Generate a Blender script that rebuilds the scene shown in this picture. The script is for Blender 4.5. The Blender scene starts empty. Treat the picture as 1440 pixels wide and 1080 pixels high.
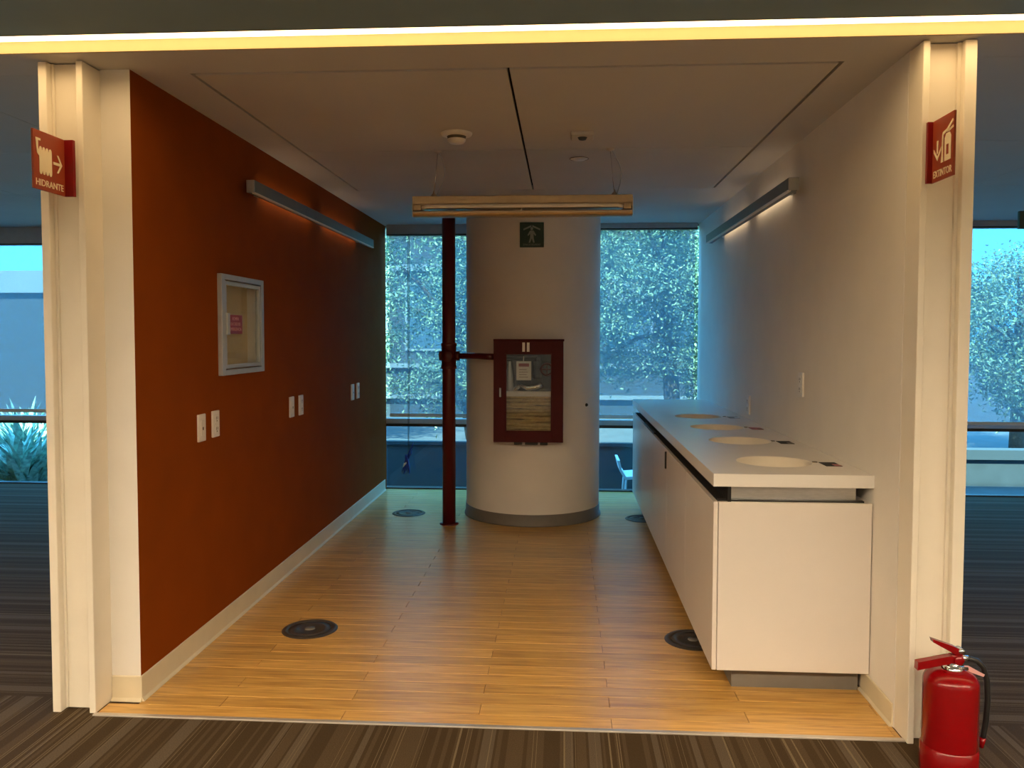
import bpy, bmesh, math, random
from mathutils import Matrix, Vector

random.seed(7)
scene = bpy.context.scene
C = bpy.context.collection
PI = math.pi

# ------------------------------------------------------------------ camera
cam_d = bpy.data.cameras.new('camera')
cam = bpy.data.objects.new('camera', cam_d)
C.objects.link(cam)
cam_d.sensor_fit = 'HORIZONTAL'
cam_d.sensor_width = 36.0
cam_d.lens = 36.0 * 1150.0 / 1440.0
cam_d.shift_y = -16.6 / 1440.0
cam_d.clip_start = 0.05
cam_d.clip_end = 300
YAW, PITCH, ROLL = 0.0627, -0.0449, -0.0018
m = (Matrix.Rotation(YAW, 4, 'Z') @ Matrix.Rotation(PITCH, 4, 'X') @ Matrix.Rotation(ROLL, 4, 'Y')
     @ Matrix.Rotation(PI / 2, 4, 'X'))
m.translation = (0, 0, 1.5)
cam.matrix_world = m
scene.camera = cam

# ------------------------------------------------------------------ world, sun, exposure
world = bpy.data.worlds.new('sky')
scene.world = world
world.use_nodes = True
wn = world.node_tree
bg = wn.nodes['Background']
bg.inputs['Color'].default_value = (0.11, 0.46, 0.90, 1)
bg.inputs['Strength'].default_value = 7.0

sun_d = bpy.data.lights.new('sun', 'SUN')
sun_d.energy = 24.0
sun_d.color = (0.80, 1.0, 0.86)
sun_d.angle = 0.02
sun = bpy.data.objects.new('sun', sun_d)
C.objects.link(sun)
sun.rotation_euler = (math.radians(38), 0, math.radians(-22))
sun.location = (0, -10, 20)

LENS_COL, LENS_STR = (1.0, 0.68, 0.33), 7.5
FILL_COL, FILL_STR = (1.0, 0.79, 0.54), 84.0     # added fill light behind the camera, for the column and cabinet fronts
LAMP_COL, LAMP_STR = (1.0, 0.72, 0.44), 4.5

vs = scene.view_settings
vs.view_transform = 'Standard'
vs.look = 'None'
vs.gamma = 1.0
vs.exposure = 0.0
vs.use_curve_mapping = False
scene.display_settings.display_device = 'sRGB'

# ------------------------------------------------------------------ dimensions
AX, BX, H, D = -1.7214, 1.2696, 2.5512, 7.856
YT = 3.062                       # front edge of the wooden floor
X0, X1, YB = -8.2, 7.2, -3.6     # the open office around the niche
SN, SF = 2.815, 3.0              # ceiling light slot
RN, RF = -0.90, -0.60            # unseen slot added for the fill light behind the camera


# ------------------------------------------------------------------ materials
def mat(name, col, rough=0.5, metal=0.0, vary=0.06, scale=18.0, bump=0.0, bscale=120.0, spec=0.5, emis=None, estr=0.0,
        stretch=None):
    m = bpy.data.materials.new(name)
    m.use_nodes = True
    nt = m.node_tree
    p = nt.nodes['Principled BSDF']
    p.inputs['Roughness'].default_value = rough
    p.inputs['Metallic'].default_value = metal
    p.inputs['Specular IOR Level'].default_value = spec
    geo = nt.nodes.new('ShaderNodeNewGeometry')
    src = geo.outputs['Position']
    if stretch:
        mp = nt.nodes.new('ShaderNodeMapping')
        mp.inputs['Scale'].default_value = stretch
        nt.links.new(src, mp.inputs['Vector'])
        src = mp.outputs['Vector']
    nz = nt.nodes.new('ShaderNodeTexNoise')
    nz.inputs['Scale'].default_value = scale
    nz.inputs['Detail'].default_value = 4
    nt.links.new(src, nz.inputs['Vector'])
    rp = nt.nodes.new('ShaderNodeValToRGB')
    c0 = [max(0, c * (1 - vary)) for c in col]
    c1 = [min(1, c * (1 + vary)) for c in col]
    rp.color_ramp.elements[0].position = 0.3
    rp.color_ramp.elements[1].position = 0.7
    rp.color_ramp.elements[0].color = (*c0, 1)
    rp.color_ramp.elements[1].color = (*c1, 1)
    nt.links.new(nz.outputs['Fac'], rp.inputs['Fac'])
    nt.links.new(rp.outputs['Color'], p.inputs['Base Color'])
    if bump > 0:
        n2 = nt.nodes.new('ShaderNodeTexNoise')
        n2.inputs['Scale'].default_value = bscale
        n2.inputs['Detail'].default_value = 3
        nt.links.new(src, n2.inputs['Vector'])
        b = nt.nodes.new('ShaderNodeBump')
        b.inputs['Strength'].default_value = bump
        b.inputs['Distance'].default_value = 0.002
        nt.links.new(n2.outputs['Fac'], b.inputs['Height'])
        nt.links.new(b.outputs['Normal'], p.inputs['Normal'])
    if emis:
        p.inputs['Emission Color'].default_value = (*emis, 1)
        p.inputs['Emission Strength'].default_value = estr
    return m


def mix_transparent(name, col, fac, translucent=True, rough=0.05, tint=(1, 1, 1), gloss=False):
    """fac = share of light that goes straight through."""
    m = bpy.data.materials.new(name)
    m.use_nodes = True
    nt = m.node_tree
    for n in list(nt.nodes):
        if n.type != 'OUTPUT_MATERIAL':
            nt.nodes.remove(n)
    out = [n for n in nt.nodes if n.type == 'OUTPUT_MATERIAL'][0]
    tr = nt.nodes.new('ShaderNodeBsdfTransparent')
    tr.inputs['Color'].default_value = (*tint, 1)
    mx = nt.nodes.new('ShaderNodeMixShader')
    if gloss:
        gl = nt.nodes.new('ShaderNodeBsdfGlossy')
        gl.inputs['Roughness'].default_value = rough
        gl.inputs['Color'].default_value = (*col, 1)
        lw = nt.nodes.new('ShaderNodeLayerWeight')
        pw = nt.nodes.new('ShaderNodeMath')
        pw.operation = 'POWER'
        pw.inputs[1].default_value = 4.0
        nt.links.new(lw.outputs['Facing'], pw.inputs[0])
        ma = nt.nodes.new('ShaderNodeMath')
        ma.operation = 'MULTIPLY_ADD'
        ma.inputs[1].default_value = 0.6
        ma.inputs[2].default_value = 0.025
        nt.links.new(pw.outputs[0], ma.inputs[0])
        nt.links.new(ma.outputs[0], mx.inputs['Fac'])
        nt.links.new(tr.outputs['BSDF'], mx.inputs[1])
        nt.links.new(gl.outputs['BSDF'], mx.inputs[2])
    else:
        mx.inputs['Fac'].default_value = 1 - fac
        df = nt.nodes.new('ShaderNodeBsdfDiffuse')
        df.inputs['Color'].default_value = (*col, 1)
        tl = nt.nodes.new('ShaderNodeBsdfTranslucent')
        tl.inputs['Color'].default_value = (*col, 1)
        m2 = nt.nodes.new('ShaderNodeMixShader')
        m2.inputs['Fac'].default_value = 0.5
        wv = nt.nodes.new('ShaderNodeTexNoise')
        wv.inputs['Scale'].default_value = 400
        nt.links.new(df.outputs['BSDF'], m2.inputs[1])
        nt.links.new(tl.outputs['BSDF'], m2.inputs[2])
        nt.links.new(tr.outputs['BSDF'], mx.inputs[1])
        nt.links.new(m2.outputs['Shader'], mx.inputs[2])
    nt.links.new(mx.outputs['Shader'], out.inputs['Surface'])
    return m


def carpet_mat(name, axis):
    m = bpy.data.materials.new(name)
    m.use_nodes = True
    nt = m.node_tree
    p = nt.nodes['Principled BSDF']
    p.inputs['Roughness'].default_value = 0.95
    p.inputs['Specular IOR Level'].default_value = 0.15
    geo = nt.nodes.new('ShaderNodeNewGeometry')
    sep = nt.nodes.new('ShaderNodeSeparateXYZ')
    nt.links.new(geo.outputs['Position'], sep.inputs[0])
    cu = sep.outputs[axis]

    def n1(scale, detail=0.0):
        n = nt.nodes.new('ShaderNodeTexNoise')
        n.noise_dimensions = '1D'
        n.inputs['Scale'].default_value = scale
        n.inputs['Detail'].default_value = detail
        nt.links.new(cu, n.inputs['W'])
        return n.outputs['Fac']

    def ramp(src, stops):
        r = nt.nodes.new('ShaderNodeValToRGB')
        r.color_ramp.interpolation = 'CONSTANT'
        while len(r.color_ramp.elements) < len(stops):
            r.color_ramp.elements.new(0.5)
        for e, (q, c) in zip(r.color_ramp.elements, stops):
            e.position = q
            e.color = (*c, 1)
        nt.links.new(src, r.inputs['Fac'])
        return r.outputs['Color']
    A, B = (0.056, 0.036, 0.018), (0.078, 0.053, 0.029)
    wide = ramp(n1(13.0), [(0, A), (0.44, B), (0.55, A), (0.63, (0.100, 0.076, 0.052))])
    fine = ramp(n1(36.0), [(0, (0, 0, 0)), (0.655, (1, 1, 1)), (0.70, (0, 0, 0)), (0.34 + 0.5, (0, 0, 0))])
    mx = nt.nodes.new('ShaderNodeMix')
    mx.data_type = 'RGBA'
    nt.links.new(fine, mx.inputs[0])
    nt.links.new(wide, mx.inputs[6])
    mx.inputs[7].default_value = (0.165, 0.128, 0.078, 1)
    nz = nt.nodes.new('ShaderNodeTexNoise')
    nz.inputs['Scale'].default_value = 260
    nz.inputs['Detail'].default_value = 3
    nt.links.new(geo.outputs['Position'], nz.inputs['Vector'])
    mr = nt.nodes.new('ShaderNodeMapRange')
    mr.inputs['From Min'].default_value = 0.3
    mr.inputs['From Max'].default_value = 0.7
    mr.inputs['To Min'].default_value = 0.72
    mr.inputs['To Max'].default_value = 1.25
    nt.links.new(nz.outputs['Fac'], mr.inputs['Value'])
    ml = nt.nodes.new('ShaderNodeVectorMath')
    ml.operation = 'SCALE'
    nt.links.new(mx.outputs[2], ml.inputs[0])
    nt.links.new(mr.outputs['Result'], ml.inputs['Scale'])
    nt.links.new(ml.outputs['Vector'], p.inputs['Base Color'])
    b = nt.nodes.new('ShaderNodeBump')
    b.inputs['Strength'].default_value = 0.5
    b.inputs['Distance'].default_value = 0.003
    nt.links.new(nz.outputs['Fac'], b.inputs['Height'])
    nt.links.new(b.outputs['Normal'], p.inputs['Normal'])
    return m


def wood_mat(name):
    m = bpy.data.materials.new(name)
    m.use_nodes = True
    nt = m.node_tree
    p = nt.nodes['Principled BSDF']
    p.inputs['Roughness'].default_value = 0.34
    p.inputs['Specular IOR Level'].default_value = 0.5
    p.inputs['Coat Weight'].default_value = 0.4
    p.inputs['Coat Roughness'].default_value = 0.22
    geo = nt.nodes.new('ShaderNodeNewGeometry')
    info = nt.nodes.new('ShaderNodeObjectInfo')
    off = nt.nodes.new('ShaderNodeVectorMath')
    off.operation = 'SCALE'
    off.inputs[0].default_value = (13.0, 7.0, 3.0)
    nt.links.new(info.outputs['Random'], off.inputs['Scale'])
    add = nt.nodes.new('ShaderNodeVectorMath')
    add.operation = 'ADD'
    nt.links.new(geo.outputs['Position'], add.inputs[0])
    nt.links.new(off.outputs['Vector'], add.inputs[1])
    mp = nt.nodes.new('ShaderNodeMapping')
    mp.inputs['Scale'].default_value = (1.6, 22.0, 1.0)
    nt.links.new(add.outputs['Vector'], mp.inputs['Vector'])
    nz = nt.nodes.new('ShaderNodeTexNoise')
    nz.inputs['Scale'].default_value = 2.6
    nz.inputs['Detail'].default_value = 6
    nz.inputs['Distortion'].default_value = 0.5
    nt.links.new(mp.outputs['Vector'], nz.inputs['Vector'])
    r = nt.nodes.new('ShaderNodeValToRGB')
    e = r.color_ramp.elements
    e[0].position, e[0].color = 0.28, (0.44, 0.230, 0.052, 1)
    e[1].position, e[1].color = 0.74, (0.78, 0.485, 0.150, 1)
    x = e.new(0.5)
    x.color = (0.64, 0.370, 0.096, 1)
    nt.links.new(nz.outputs['Fac'], r.inputs['Fac'])
    hs = nt.nodes.new('ShaderNodeHueSaturation')
    mr = nt.nodes.new('ShaderNodeMapRange')
    mr.inputs['To Min'].default_value = 0.86
    mr.inputs['To Max'].default_value = 1.10
    nt.links.new(info.outputs['Random'], mr.inputs['Value'])
    nt.links.new(mr.outputs['Result'], hs.inputs['Value'])
    nt.links.new(r.outputs['Color'], hs.inputs['Color'])
    nt.links.new(hs.outputs['Color'], p.inputs['Base Color'])
    mr2 = nt.nodes.new('ShaderNodeMapRange')
    mr2.inputs['To Min'].default_value = 0.28
    mr2.inputs['To Max'].default_value = 0.44
    nt.links.new(nz.outputs['Fac'], mr2.inputs['Value'])
    nt.links.new(mr2.outputs['Result'], p.inputs['Roughness'])
    return m


M = dict(
    white_wall=mat('white_wall_paint', (0.78, 0.75, 0.70), 0.62, vary=0.025, scale=5, bump=0.12, bscale=90),
    red_wall=mat('terracotta_wall_paint', (0.235, 0.049, 0.0028), 0.8, spec=0.06, vary=0.05, scale=4, bump=0.12, bscale=90),
    office_wall=mat('office_wall_paint', (0.42, 0.42, 0.41), 0.7, vary=0.03, scale=5),
    ceiling=mat('ceiling_paint', (0.56, 0.535, 0.50), 0.75, vary=0.02, scale=3, bump=0.08, bscale=140),
    dim_ceiling=mat('dimmed_ceiling_paint', (0.22, 0.32, 0.37), 0.75, vary=0.03, scale=3, bump=0.08, bscale=140),  # same ceiling nearer the camera, its dim cool light put into the colour
    reflector=mat('glow_yellow_reflector', (0.42, 0.31, 0.15), 0.5, vary=0.02),  # lamp-lit yellow of the slot walls put into a darkened colour
    void=mat('ceiling_void', (0.012, 0.012, 0.012), 0.9, vary=0.2),
    column=mat('cream_enamel_steel', (0.79, 0.735, 0.63), 0.42, vary=0.03, scale=6),
    baseboard=mat('cream_vinyl_skirting', (0.66, 0.59, 0.43), 0.4, vary=0.04, scale=9),
    grey_base=mat('grey_rubber_skirting', (0.17, 0.155, 0.135), 0.5, vary=0.06),
    alu=mat('brushed_aluminium', (0.58, 0.585, 0.59), 0.32, 1.0, vary=0.07, scale=30, stretch=(1, 1, 8)),
    lamp_body=mat('slate_lacquer', (0.15, 0.18, 0.185), 0.45, 0.2, vary=0.05),
    hem=mat('pale_hem_bar', (0.62, 0.66, 0.68), 0.5, vary=0.03),
    alu_paint=mat('silver_lacquer', (0.46, 0.49, 0.51), 0.42, 0.35, vary=0.04, scale=20),
    pendant=mat('champagne_anodised', (0.46, 0.385, 0.29), 0.30, 0.85, vary=0.04, scale=25),
    steel=mat('bright_steel', (0.72, 0.72, 0.72), 0.22, 1.0, vary=0.05),
    dark_frame=mat('dark_window_frame', (0.025, 0.032, 0.038), 0.45, vary=0.1),
    grey_frame=mat('grey_window_frame', (0.36, 0.39, 0.41), 0.45, 0.2, vary=0.05),
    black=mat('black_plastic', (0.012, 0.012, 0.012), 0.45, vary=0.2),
    rubber=mat('black_rubber_hose', (0.014, 0.014, 0.015), 0.4, vary=0.2),
    carpet_y=carpet_mat('carpet_lengthwise', 0),
    carpet_x=carpet_mat('carpet_crosswise', 1),
    wood=wood_mat('honey_vinyl_plank'),
    subfloor=mat('subfloor_shadow_joint', (0.10, 0.055, 0.02), 0.8, vary=0.1),
    threshold=mat('threshold_aluminium', (0.62, 0.58, 0.54), 0.35, 0.6, vary=0.05),
    top=mat('white_solid_surface', (0.77, 0.75, 0.72), 0.26, vary=0.015, scale=6),
    cab=mat('white_satin_laminate', (0.74, 0.69, 0.65), 0.34, vary=0.015, scale=5),
    bowl=mat('cream_moulded_bowl', (0.68, 0.63, 0.54), 0.4, vary=0.02),
    pipe=mat('dark_red_pipe_enamel', (0.085, 0.004, 0.005), 0.35, vary=0.1),
    cab_red=mat('red_cabinet_enamel', (0.068, 0.002, 0.004), 0.5, spec=0.2, vary=0.06),
    ext_red=mat('fire_red_enamel', (0.225, 0.001, 0.003), 0.24, vary=0.05),
    sign_red=mat('red_sign_face', (0.31, 0.050, 0.018), 0.35, vary=0.05),
    sign_edge=mat('red_sign_edge', (0.20, 0.001, 0.003), 0.35, vary=0.05),
    sign_ink=mat('cream_sign_print', (0.86, 0.74, 0.52), 0.5, vary=0.03),
    sign_white=mat('white_print', (0.80, 0.78, 0.76), 0.5, vary=0.03),
    sticker_red=mat('dark_red_sticker', (0.26, 0.010, 0.022), 0.4, vary=0.05),
    sticker_pink=mat('pale_pink_print', (0.62, 0.33, 0.33), 0.5, vary=0.03),
    green=mat('dark_green_sign', (0.006, 0.042, 0.032), 0.35, vary=0.1),
    green_ink=mat('pale_green_print', (0.24, 0.29, 0.26), 0.5, vary=0.04),
    plate=mat('ivory_wall_plate', (0.78, 0.74, 0.68), 0.35, vary=0.02),
    slot=mat('socket_slot', (0.10, 0.08, 0.06), 0.6, vary=0.1),
    floor_box=mat('dark_grey_cast_lid', (0.070, 0.060, 0.052), 0.45, 0.3, vary=0.15, scale=60),
    hose=mat('woven_canvas_hose', (0.56, 0.43, 0.22), 0.85, vary=0.14, scale=40, bump=0.3, bscale=300),
    cab_in=mat('cabinet_inner_panel', (0.80, 0.66, 0.44), 0.6, vary=0.04),
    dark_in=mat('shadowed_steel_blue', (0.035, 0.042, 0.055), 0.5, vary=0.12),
    paper=mat('white_card', (0.78, 0.77, 0.75), 0.7, vary=0.02),
    blue=mat('blue_plastic_film', (0.010, 0.035, 0.30), 0.3, vary=0.2),
    lens=mat('opal_diffuser', (0.9, 0.85, 0.7), 0.5, vary=0.01, emis=LENS_COL, estr=LENS_STR),
    row=mat('fill_light_diffuser', (0.9, 0.85, 0.7), 0.5, vary=0.01, emis=FILL_COL, estr=FILL_STR),
    lamp=mat('opal_lamp_diffuser', (0.85, 0.8, 0.7), 0.5, vary=0.01, emis=LAMP_COL, estr=LAMP_STR),
    tube=mat('unlit_lamp_tube', (0.82, 0.78, 0.72), 0.25, vary=0.01),
    paving=mat('outdoor_paving', (0.055, 0.065, 0.07), 0.8, vary=0.15, scale=3),
    facade=mat('facade_render', (0.055, 0.068, 0.075), 0.8, vary=0.04, scale=1),
    facade_light=mat('facade_pale_band', (0.26, 0.29, 0.30), 0.7, vary=0.04, scale=1),
    facade_glass=mat('facade_dark_glass', (0.08, 0.14, 0.18), 0.15, vary=0.1),
    leaf_a=mat('leaf_bright', (0.30, 0.42, 0.24), 0.42, vary=0.45, scale=9),
    leaf_b=mat('leaf_deep', (0.10, 0.19, 0.15), 0.42, vary=0.45, scale=9),
    leaf_c=mat('strap_leaf', (0.34, 0.52, 0.42), 0.4, vary=0.5, scale=16),
    bark=mat('bark', (0.10, 0.085, 0.07), 0.9, vary=0.25, scale=30),
    glass=mix_transparent('window_glass', (0.9, 0.95, 1.0), 1, gloss=True, tint=(0.80, 0.93, 0.96), rough=0.02),
    clear=mix_transparent('cabinet_glass', (0.9, 0.95, 1.0), 1, gloss=True, tint=(0.90, 0.92, 0.92), rough=0.03),
    shade=mix_transparent('mesh_shade_fabric', (0.30, 0.40, 0.48), 0.60),
)


# ------------------------------------------------------------------ mesh helpers
class MB:
    def __init__(s):
        s.bm = bmesh.new()

    def box(s, x0, x1, y0, y1, z0, z1, bev=0.0, mi=0, seg=2):
        b = s.bm if bev == 0 else bmesh.new()
        vv = [b.verts.new(p) for p in ((x0, y0, z0), (x1, y0, z0), (x1, y1, z0), (x0, y1, z0),
                                       (x0, y0, z1), (x1, y0, z1), (x1, y1, z1), (x0, y1, z1))]
        for f in ((0, 3, 2, 1), (4, 5, 6, 7), (0, 1, 5, 4), (1, 2, 6, 5), (2, 3, 7, 6), (3, 0, 4, 7)):
            b.faces.new([vv[i] for i in f]).material_index = mi
        if bev > 0:
            bmesh.ops.bevel(b, geom=list(b.edges), offset=bev, segments=seg, affect='EDGES', profile=0.5)
            for f in b.faces:
                f.material_index = mi
            s._merge(b)
        return s

    def _merge(s, b):
        me = bpy.data.meshes.new('tmp')
        b.to_mesh(me)
        b.free()
        s.bm.from_mesh(me)
        bpy.data.meshes.remove(me)

    def tube(s, pts, r, n=12, cap=True, mi=0):
        pts = [Vector(p) for p in pts]
        rs = r if isinstance(r, (list, tuple)) else [r] * len(pts)
        rings = []
        up = None
        for i, p in enumerate(pts):
            t = (pts[min(i + 1, len(pts) - 1)] - pts[max(i - 1, 0)]).normalized()
            if up is None:
                ref = Vector((0, 0, 1)) if abs(t.z) < 0.9 else Vector((1, 0, 0))
                up = t.cross(ref).normalized()
            else:
                up = (up - t * up.dot(t)).normalized()
            w = t.cross(up)
            rings.append([s.bm.verts.new(p + (up * math.cos(2 * PI * k / n) + w * math.sin(2 * PI * k / n)) * rs[i])
                          for k in range(n)])
        for a, b in zip(rings, rings[1:]):
            for k in range(n):
                f = s.bm.faces.new((a[k], a[(k + 1) % n], b[(k + 1) % n], b[k]))
                f.smooth = True
                f.material_index = mi
        if cap:
            s.bm.faces.new(list(reversed(rings[0]))).material_index = mi
            s.bm.faces.new(rings[-1]).material_index = mi
        return s

    def lathe(s, prof, cx=0, cy=0, n=40, smooth=True, axis='Z', c3=None, mi=0):
        """prof: list of (r, z)."""
        rings = []
        for r, z in prof:
            ring = []
            if r < 1e-6:
                ring = [s.bm.verts.new((cx, cy, z))]
            else:
                for k in range(n):
                    t = 2 * PI * k / n
                    ring.append(s.bm.verts.new((cx + r * math.cos(t), cy + r * math.sin(t), z)))
            rings.append(ring)
        for a, b in zip(rings, rings[1:]):
            if len(a) == 1 and len(b) == 1:
                continue
            for k in range(n):
                k2 = (k + 1) % n
                if len(a) == 1:
                    f = s.bm.faces.new((a[0], b[k2], b[k]))
                elif len(b) == 1:
                    f = s.bm.faces.new((a[k], a[k2], b[0]))
                else:
                    f = s.bm.faces.new((a[k], a[k2], b[k2], b[k]))
                f.smooth = smooth
                f.material_index = mi
        return s

    def prism(s, poly, d0, d1, mp):
        """poly of (u, v); mp(u, v, d) -> xyz"""
        a = [s.bm.verts.new(mp(u, v, d0)) for u, v in poly]
        b = [s.bm.verts.new(mp(u, v, d1)) for u, v in poly]
        s.bm.faces.new(a)
        s.bm.faces.new(list(reversed(b)))
        for i in range(len(poly)):
            j = (i + 1) % len(poly)
            s.bm.faces.new((a[i], b[i], b[j], a[j]))
        return s

    def xform(s, mtx):
        s.bm.transform(mtx)
        return s

    def build(s, name, mats, parent=None, smooth_angle=None, recalc=True):
        if recalc:
            bmesh.ops.recalc_face_normals(s.bm, faces=list(s.bm.faces))
        me = bpy.data.meshes.new(name)
        s.bm.to_mesh(me)
        s.bm.free()
        return link(name, me, mats, parent)


def link(name, me, mats, parent=None):
    if not isinstance(mats, (list, tuple)):
        mats = [mats]
    if len(me.materials) == 0:
        for q in mats:
            me.materials.append(M[q] if isinstance(q, str) else q)
    o = bpy.data.objects.new(name, me)
    C.objects.link(o)
    if parent:
        o.parent = parent
        o.matrix_parent_inverse = parent_inv(parent)
    return o


def parent_inv(p):
    mtx = Matrix.Translation(p.location) @ p.rotation_euler.to_matrix().to_4x4()
    if p.parent:
        mtx = p.parent['_w'].to_4x4() @ mtx if False else mtx
    return mtx.inverted()


def empty(name, loc=(0, 0, 0)):
    o = bpy.data.objects.new(name, None)
    o.empty_display_size = 0.1
    o.location = loc
    C.objects.link(o)
    return o


def tag(o, label, cat, group=None):
    o['label'] = label
    o['category'] = cat
    if group:
        o['group'] = group
    return o


def struct(o, label=None, cat=None):
    o['kind'] = 'structure'
    if label:
        o['label'] = label
    if cat:
        o['category'] = cat
    return o


def text(name, s, size, mtx, material, parent, align='CENTER', depth=0.0006, width=None, bold=0.0):
    cu = bpy.data.curves.new('txt', 'FONT')
    cu.body = s
    cu.size = size
    cu.align_x = align
    cu.align_y = 'CENTER'
    cu.extrude = depth
    cu.offset = bold
    cu.resolution_u = 3
    t = bpy.data.objects.new('txt', cu)
    C.objects.link(t)
    dg = bpy.context.evaluated_depsgraph_get()
    me = bpy.data.meshes.new_from_object(t.evaluated_get(dg))
    bpy.data.objects.remove(t)
    bpy.data.curves.remove(cu)
    if width:
        xs = [v.co.x for v in me.vertices]
        k = width / max(1e-6, max(xs) - min(xs))
        me.transform(Matrix.Scale(k, 4, (1, 0, 0)))
    me.transform(mtx)
    me.materials.clear()
    return link(name, me, material, parent)


def frame(origin, ux, uy):
    """matrix taking local x, y, z to world along ux, uy and their cross."""
    ux, uy = Vector(ux).normalized(), Vector(uy).normalized()
    uz = ux.cross(uy)
    mtx = Matrix((ux, uy, uz)).transposed().to_4x4()
    mtx.translation = Vector(origin)
    return mtx


def mapper(mtx):
    return lambda u, v, d: mtx @ Vector((u, v, d))


# ================================================================== STRUCTURE
# floor: carpeted slab, lowered under the niche, where planks lie in it
b = MB()
b.box(X0, X1, YB, YT, -0.30, 0.0, mi=0)
b.box(X0, -1.8435, YT, 3.20, -0.30, 0.0, mi=0)
b.box(1.28, X1, YT, 3.20, -0.30, 0.0, mi=0)
b.box(X0, -1.8435, 3.20, D + 0.10, -0.30, 0.0, mi=1)
b.box(1.28, X1, 3.20, D + 0.10, -0.30, 0.0, mi=1)
b.box(-1.8435, 1.28, YT, D + 0.10, -0.30, -0.006, mi=2)
floor = b.build('floor', ['carpet_y', 'carpet_x', 'subfloor'])
struct(floor)

PW, PL, GAP = 0.0957, 1.054, 0.0022
plank_meshes = {}


def plank(x0, x1, y0, y1):
    w, d = round(x1 - x0, 3), round(y1 - y0, 4)
    key = (w, d)
    if key not in plank_meshes:
        q = MB()
        q.box(-w / 2, w / 2, -d / 2, d / 2, -0.006, 0.0, bev=0.0008, seg=1)
        me = bpy.data.meshes.new('plank')
        bmesh.ops.recalc_face_normals(q.bm, faces=list(q.bm.faces))
        q.bm.to_mesh(me)
        q.bm.free()
        plank_meshes[key] = me
    o = link('plank', plank_meshes[key], 'wood', floor)
    o.location = ((x0 + x1) / 2, (y0 + y1) / 2, 0)
    return o


y = YT + 0.004
row = 0
while y < D - 0.005:
    y1 = min(y + PW, D - 0.002)
    start = -0.327 if row % 2 == 1 else 0.193
    k0 = -4
    for k in range(-4, 5):
        xa, xb = start + k * PL, start + (k + 1) * PL
        lo = -1.842 if y1 < 3.195 else AX + 0.002
        xa, xb = max(xa, lo), min(xb, BX - 0.001)
        if xb - xa > 0.02:
            plank(xa + GAP / 2, xb - GAP / 2, y + GAP / 2, y1 - GAP / 2)
    y += PW
    row += 1

# threshold strip
b = MB()
b.box(-1.845, BX, YT - 0.016, YT + 0.006, -0.004, 0.006, bev=0.002)
struct(b.build('trim_1', 'threshold'))

# walls of the niche
OY0, OY1, OZ0, OZ1 = 4.02, 4.53, 1.325, 1.778      # opening of the recessed cabinet
b = MB()
XL = -1.8435
b.box(XL, AX, 3.19, OY0, 0, H, mi=0)
b.box(XL, AX, OY1, D, 0, H, mi=0)
b.box(XL, AX, OY0, OY1, 0, OZ0, mi=0)
b.box(XL, AX, OY0, OY1, OZ1, H, mi=0)
b.box(XL, XL + 0.012, OY0, OY1, OZ0, OZ1, mi=0)
for f in b.bm.faces:
    c = f.calc_center_median()
    if abs(c.x - AX) < 1e-4:
        f.material_index = 1
wl = struct(b.build('wall_left', ['white_wall', 'red_wall']))

b = MB()
b.box(BX + 0.002, 1.405, 3.15, D, 0, H)
b.box(BX + 0.0005, BX + 0.004, 3.158, 3.205, 0, H - 0.001)
struct(b.build('wall_right', 'white_wall'))

# the shell of the open office
b = MB()
b.box(X0 - 0.2, X1 + 0.2, YB - 0.2, YB, -0.3, 3.2)
struct(b.build('wall_back', 'office_wall'))
b = MB()
b.box(X0 - 0.2, X0, YB, D + 0.1, -0.3, 3.2)
struct(b.build('wall_far_left', 'office_wall'))
b = MB()
b.box(X1, X1 + 0.2, YB, D + 0.1, -0.3, 3.2)
struct(b.build('wall_far_right', 'office_wall'))

# ceiling: plaster borders with a light slot, loose panels with open joints
PX = [-1.5077, -0.2238, 1.0698]
PY = [3.2557, 4.6713, 5.945]
T = 0.03
b = MB()
JX = [X0, -4.1, -2.66, XL + 0.0]
b.box(X0, X1, RF, SN, H, H + T, mi=2)                        # in front of the slot
b.box(X0, X1, YB, RN, H, H + T, mi=2)
b.box(X0, X1, RN, RF, H + 0.075, H + 0.10)
b.box(XL, 1.405, SF, PY[0], H, H + T)                   # niche border, front
b.box(XL, PX[0], PY[0], PY[2], H, H + T)
b.box(PX[2], 1.405, PY[0], PY[2], H, H + T)
b.box(XL, 1.405, PY[2], D, H, H + T)
b.box(X0, XL, SF, 3.235, H, H + T)
b.box(1.405, X1, SF, 3.235, H, H + T)
b.box(X0, X1, SN, SF, H + 0.075, H + 0.10)
b.box(X0, X1, YB, D + 0.1, H + 0.10, H + 0.45, mi=1)       # slab over it
ceil = struct(b.build('ceiling', ['ceiling', 'void', 'dim_ceiling']))
J = 0.007


def cpanel(x0, x1, y0, y1, j=J):
    q = MB()
    q.box(x0 + j / 2, x1 - j / 2, y0 + j / 2, y1 - j / 2, H, H + T * 0.8)
    return q.build('ceiling_panel', 'ceiling', ceil)


for i in range(2):
    for k in range(2):
        x0, x1, y0, y1 = PX[i], PX[i + 1], PY[k], PY[k + 1]
        q = MB()
        q.box(x0 + (0.015 if i == 0 else 0.006), x1 - (0.015 if i == 1 else 0.006), y0 + (0.022 if k == 0 else 0.004),
              y1 - 0.002, H, H + T * 0.8)
        q.build('ceiling_panel', 'ceiling', ceil)
for xs in ((X0, -5.5, -4.1, -2.66, XL), (1.405, 2.84, 4.25, 5.7, X1)):
    ys = (3.235, 4.60, 5.95, D)
    for i in range(len(xs) - 1):
        for k in range(3):
            cpanel(xs[i], xs[i + 1], ys[k], ys[k + 1], 0.005)

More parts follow.
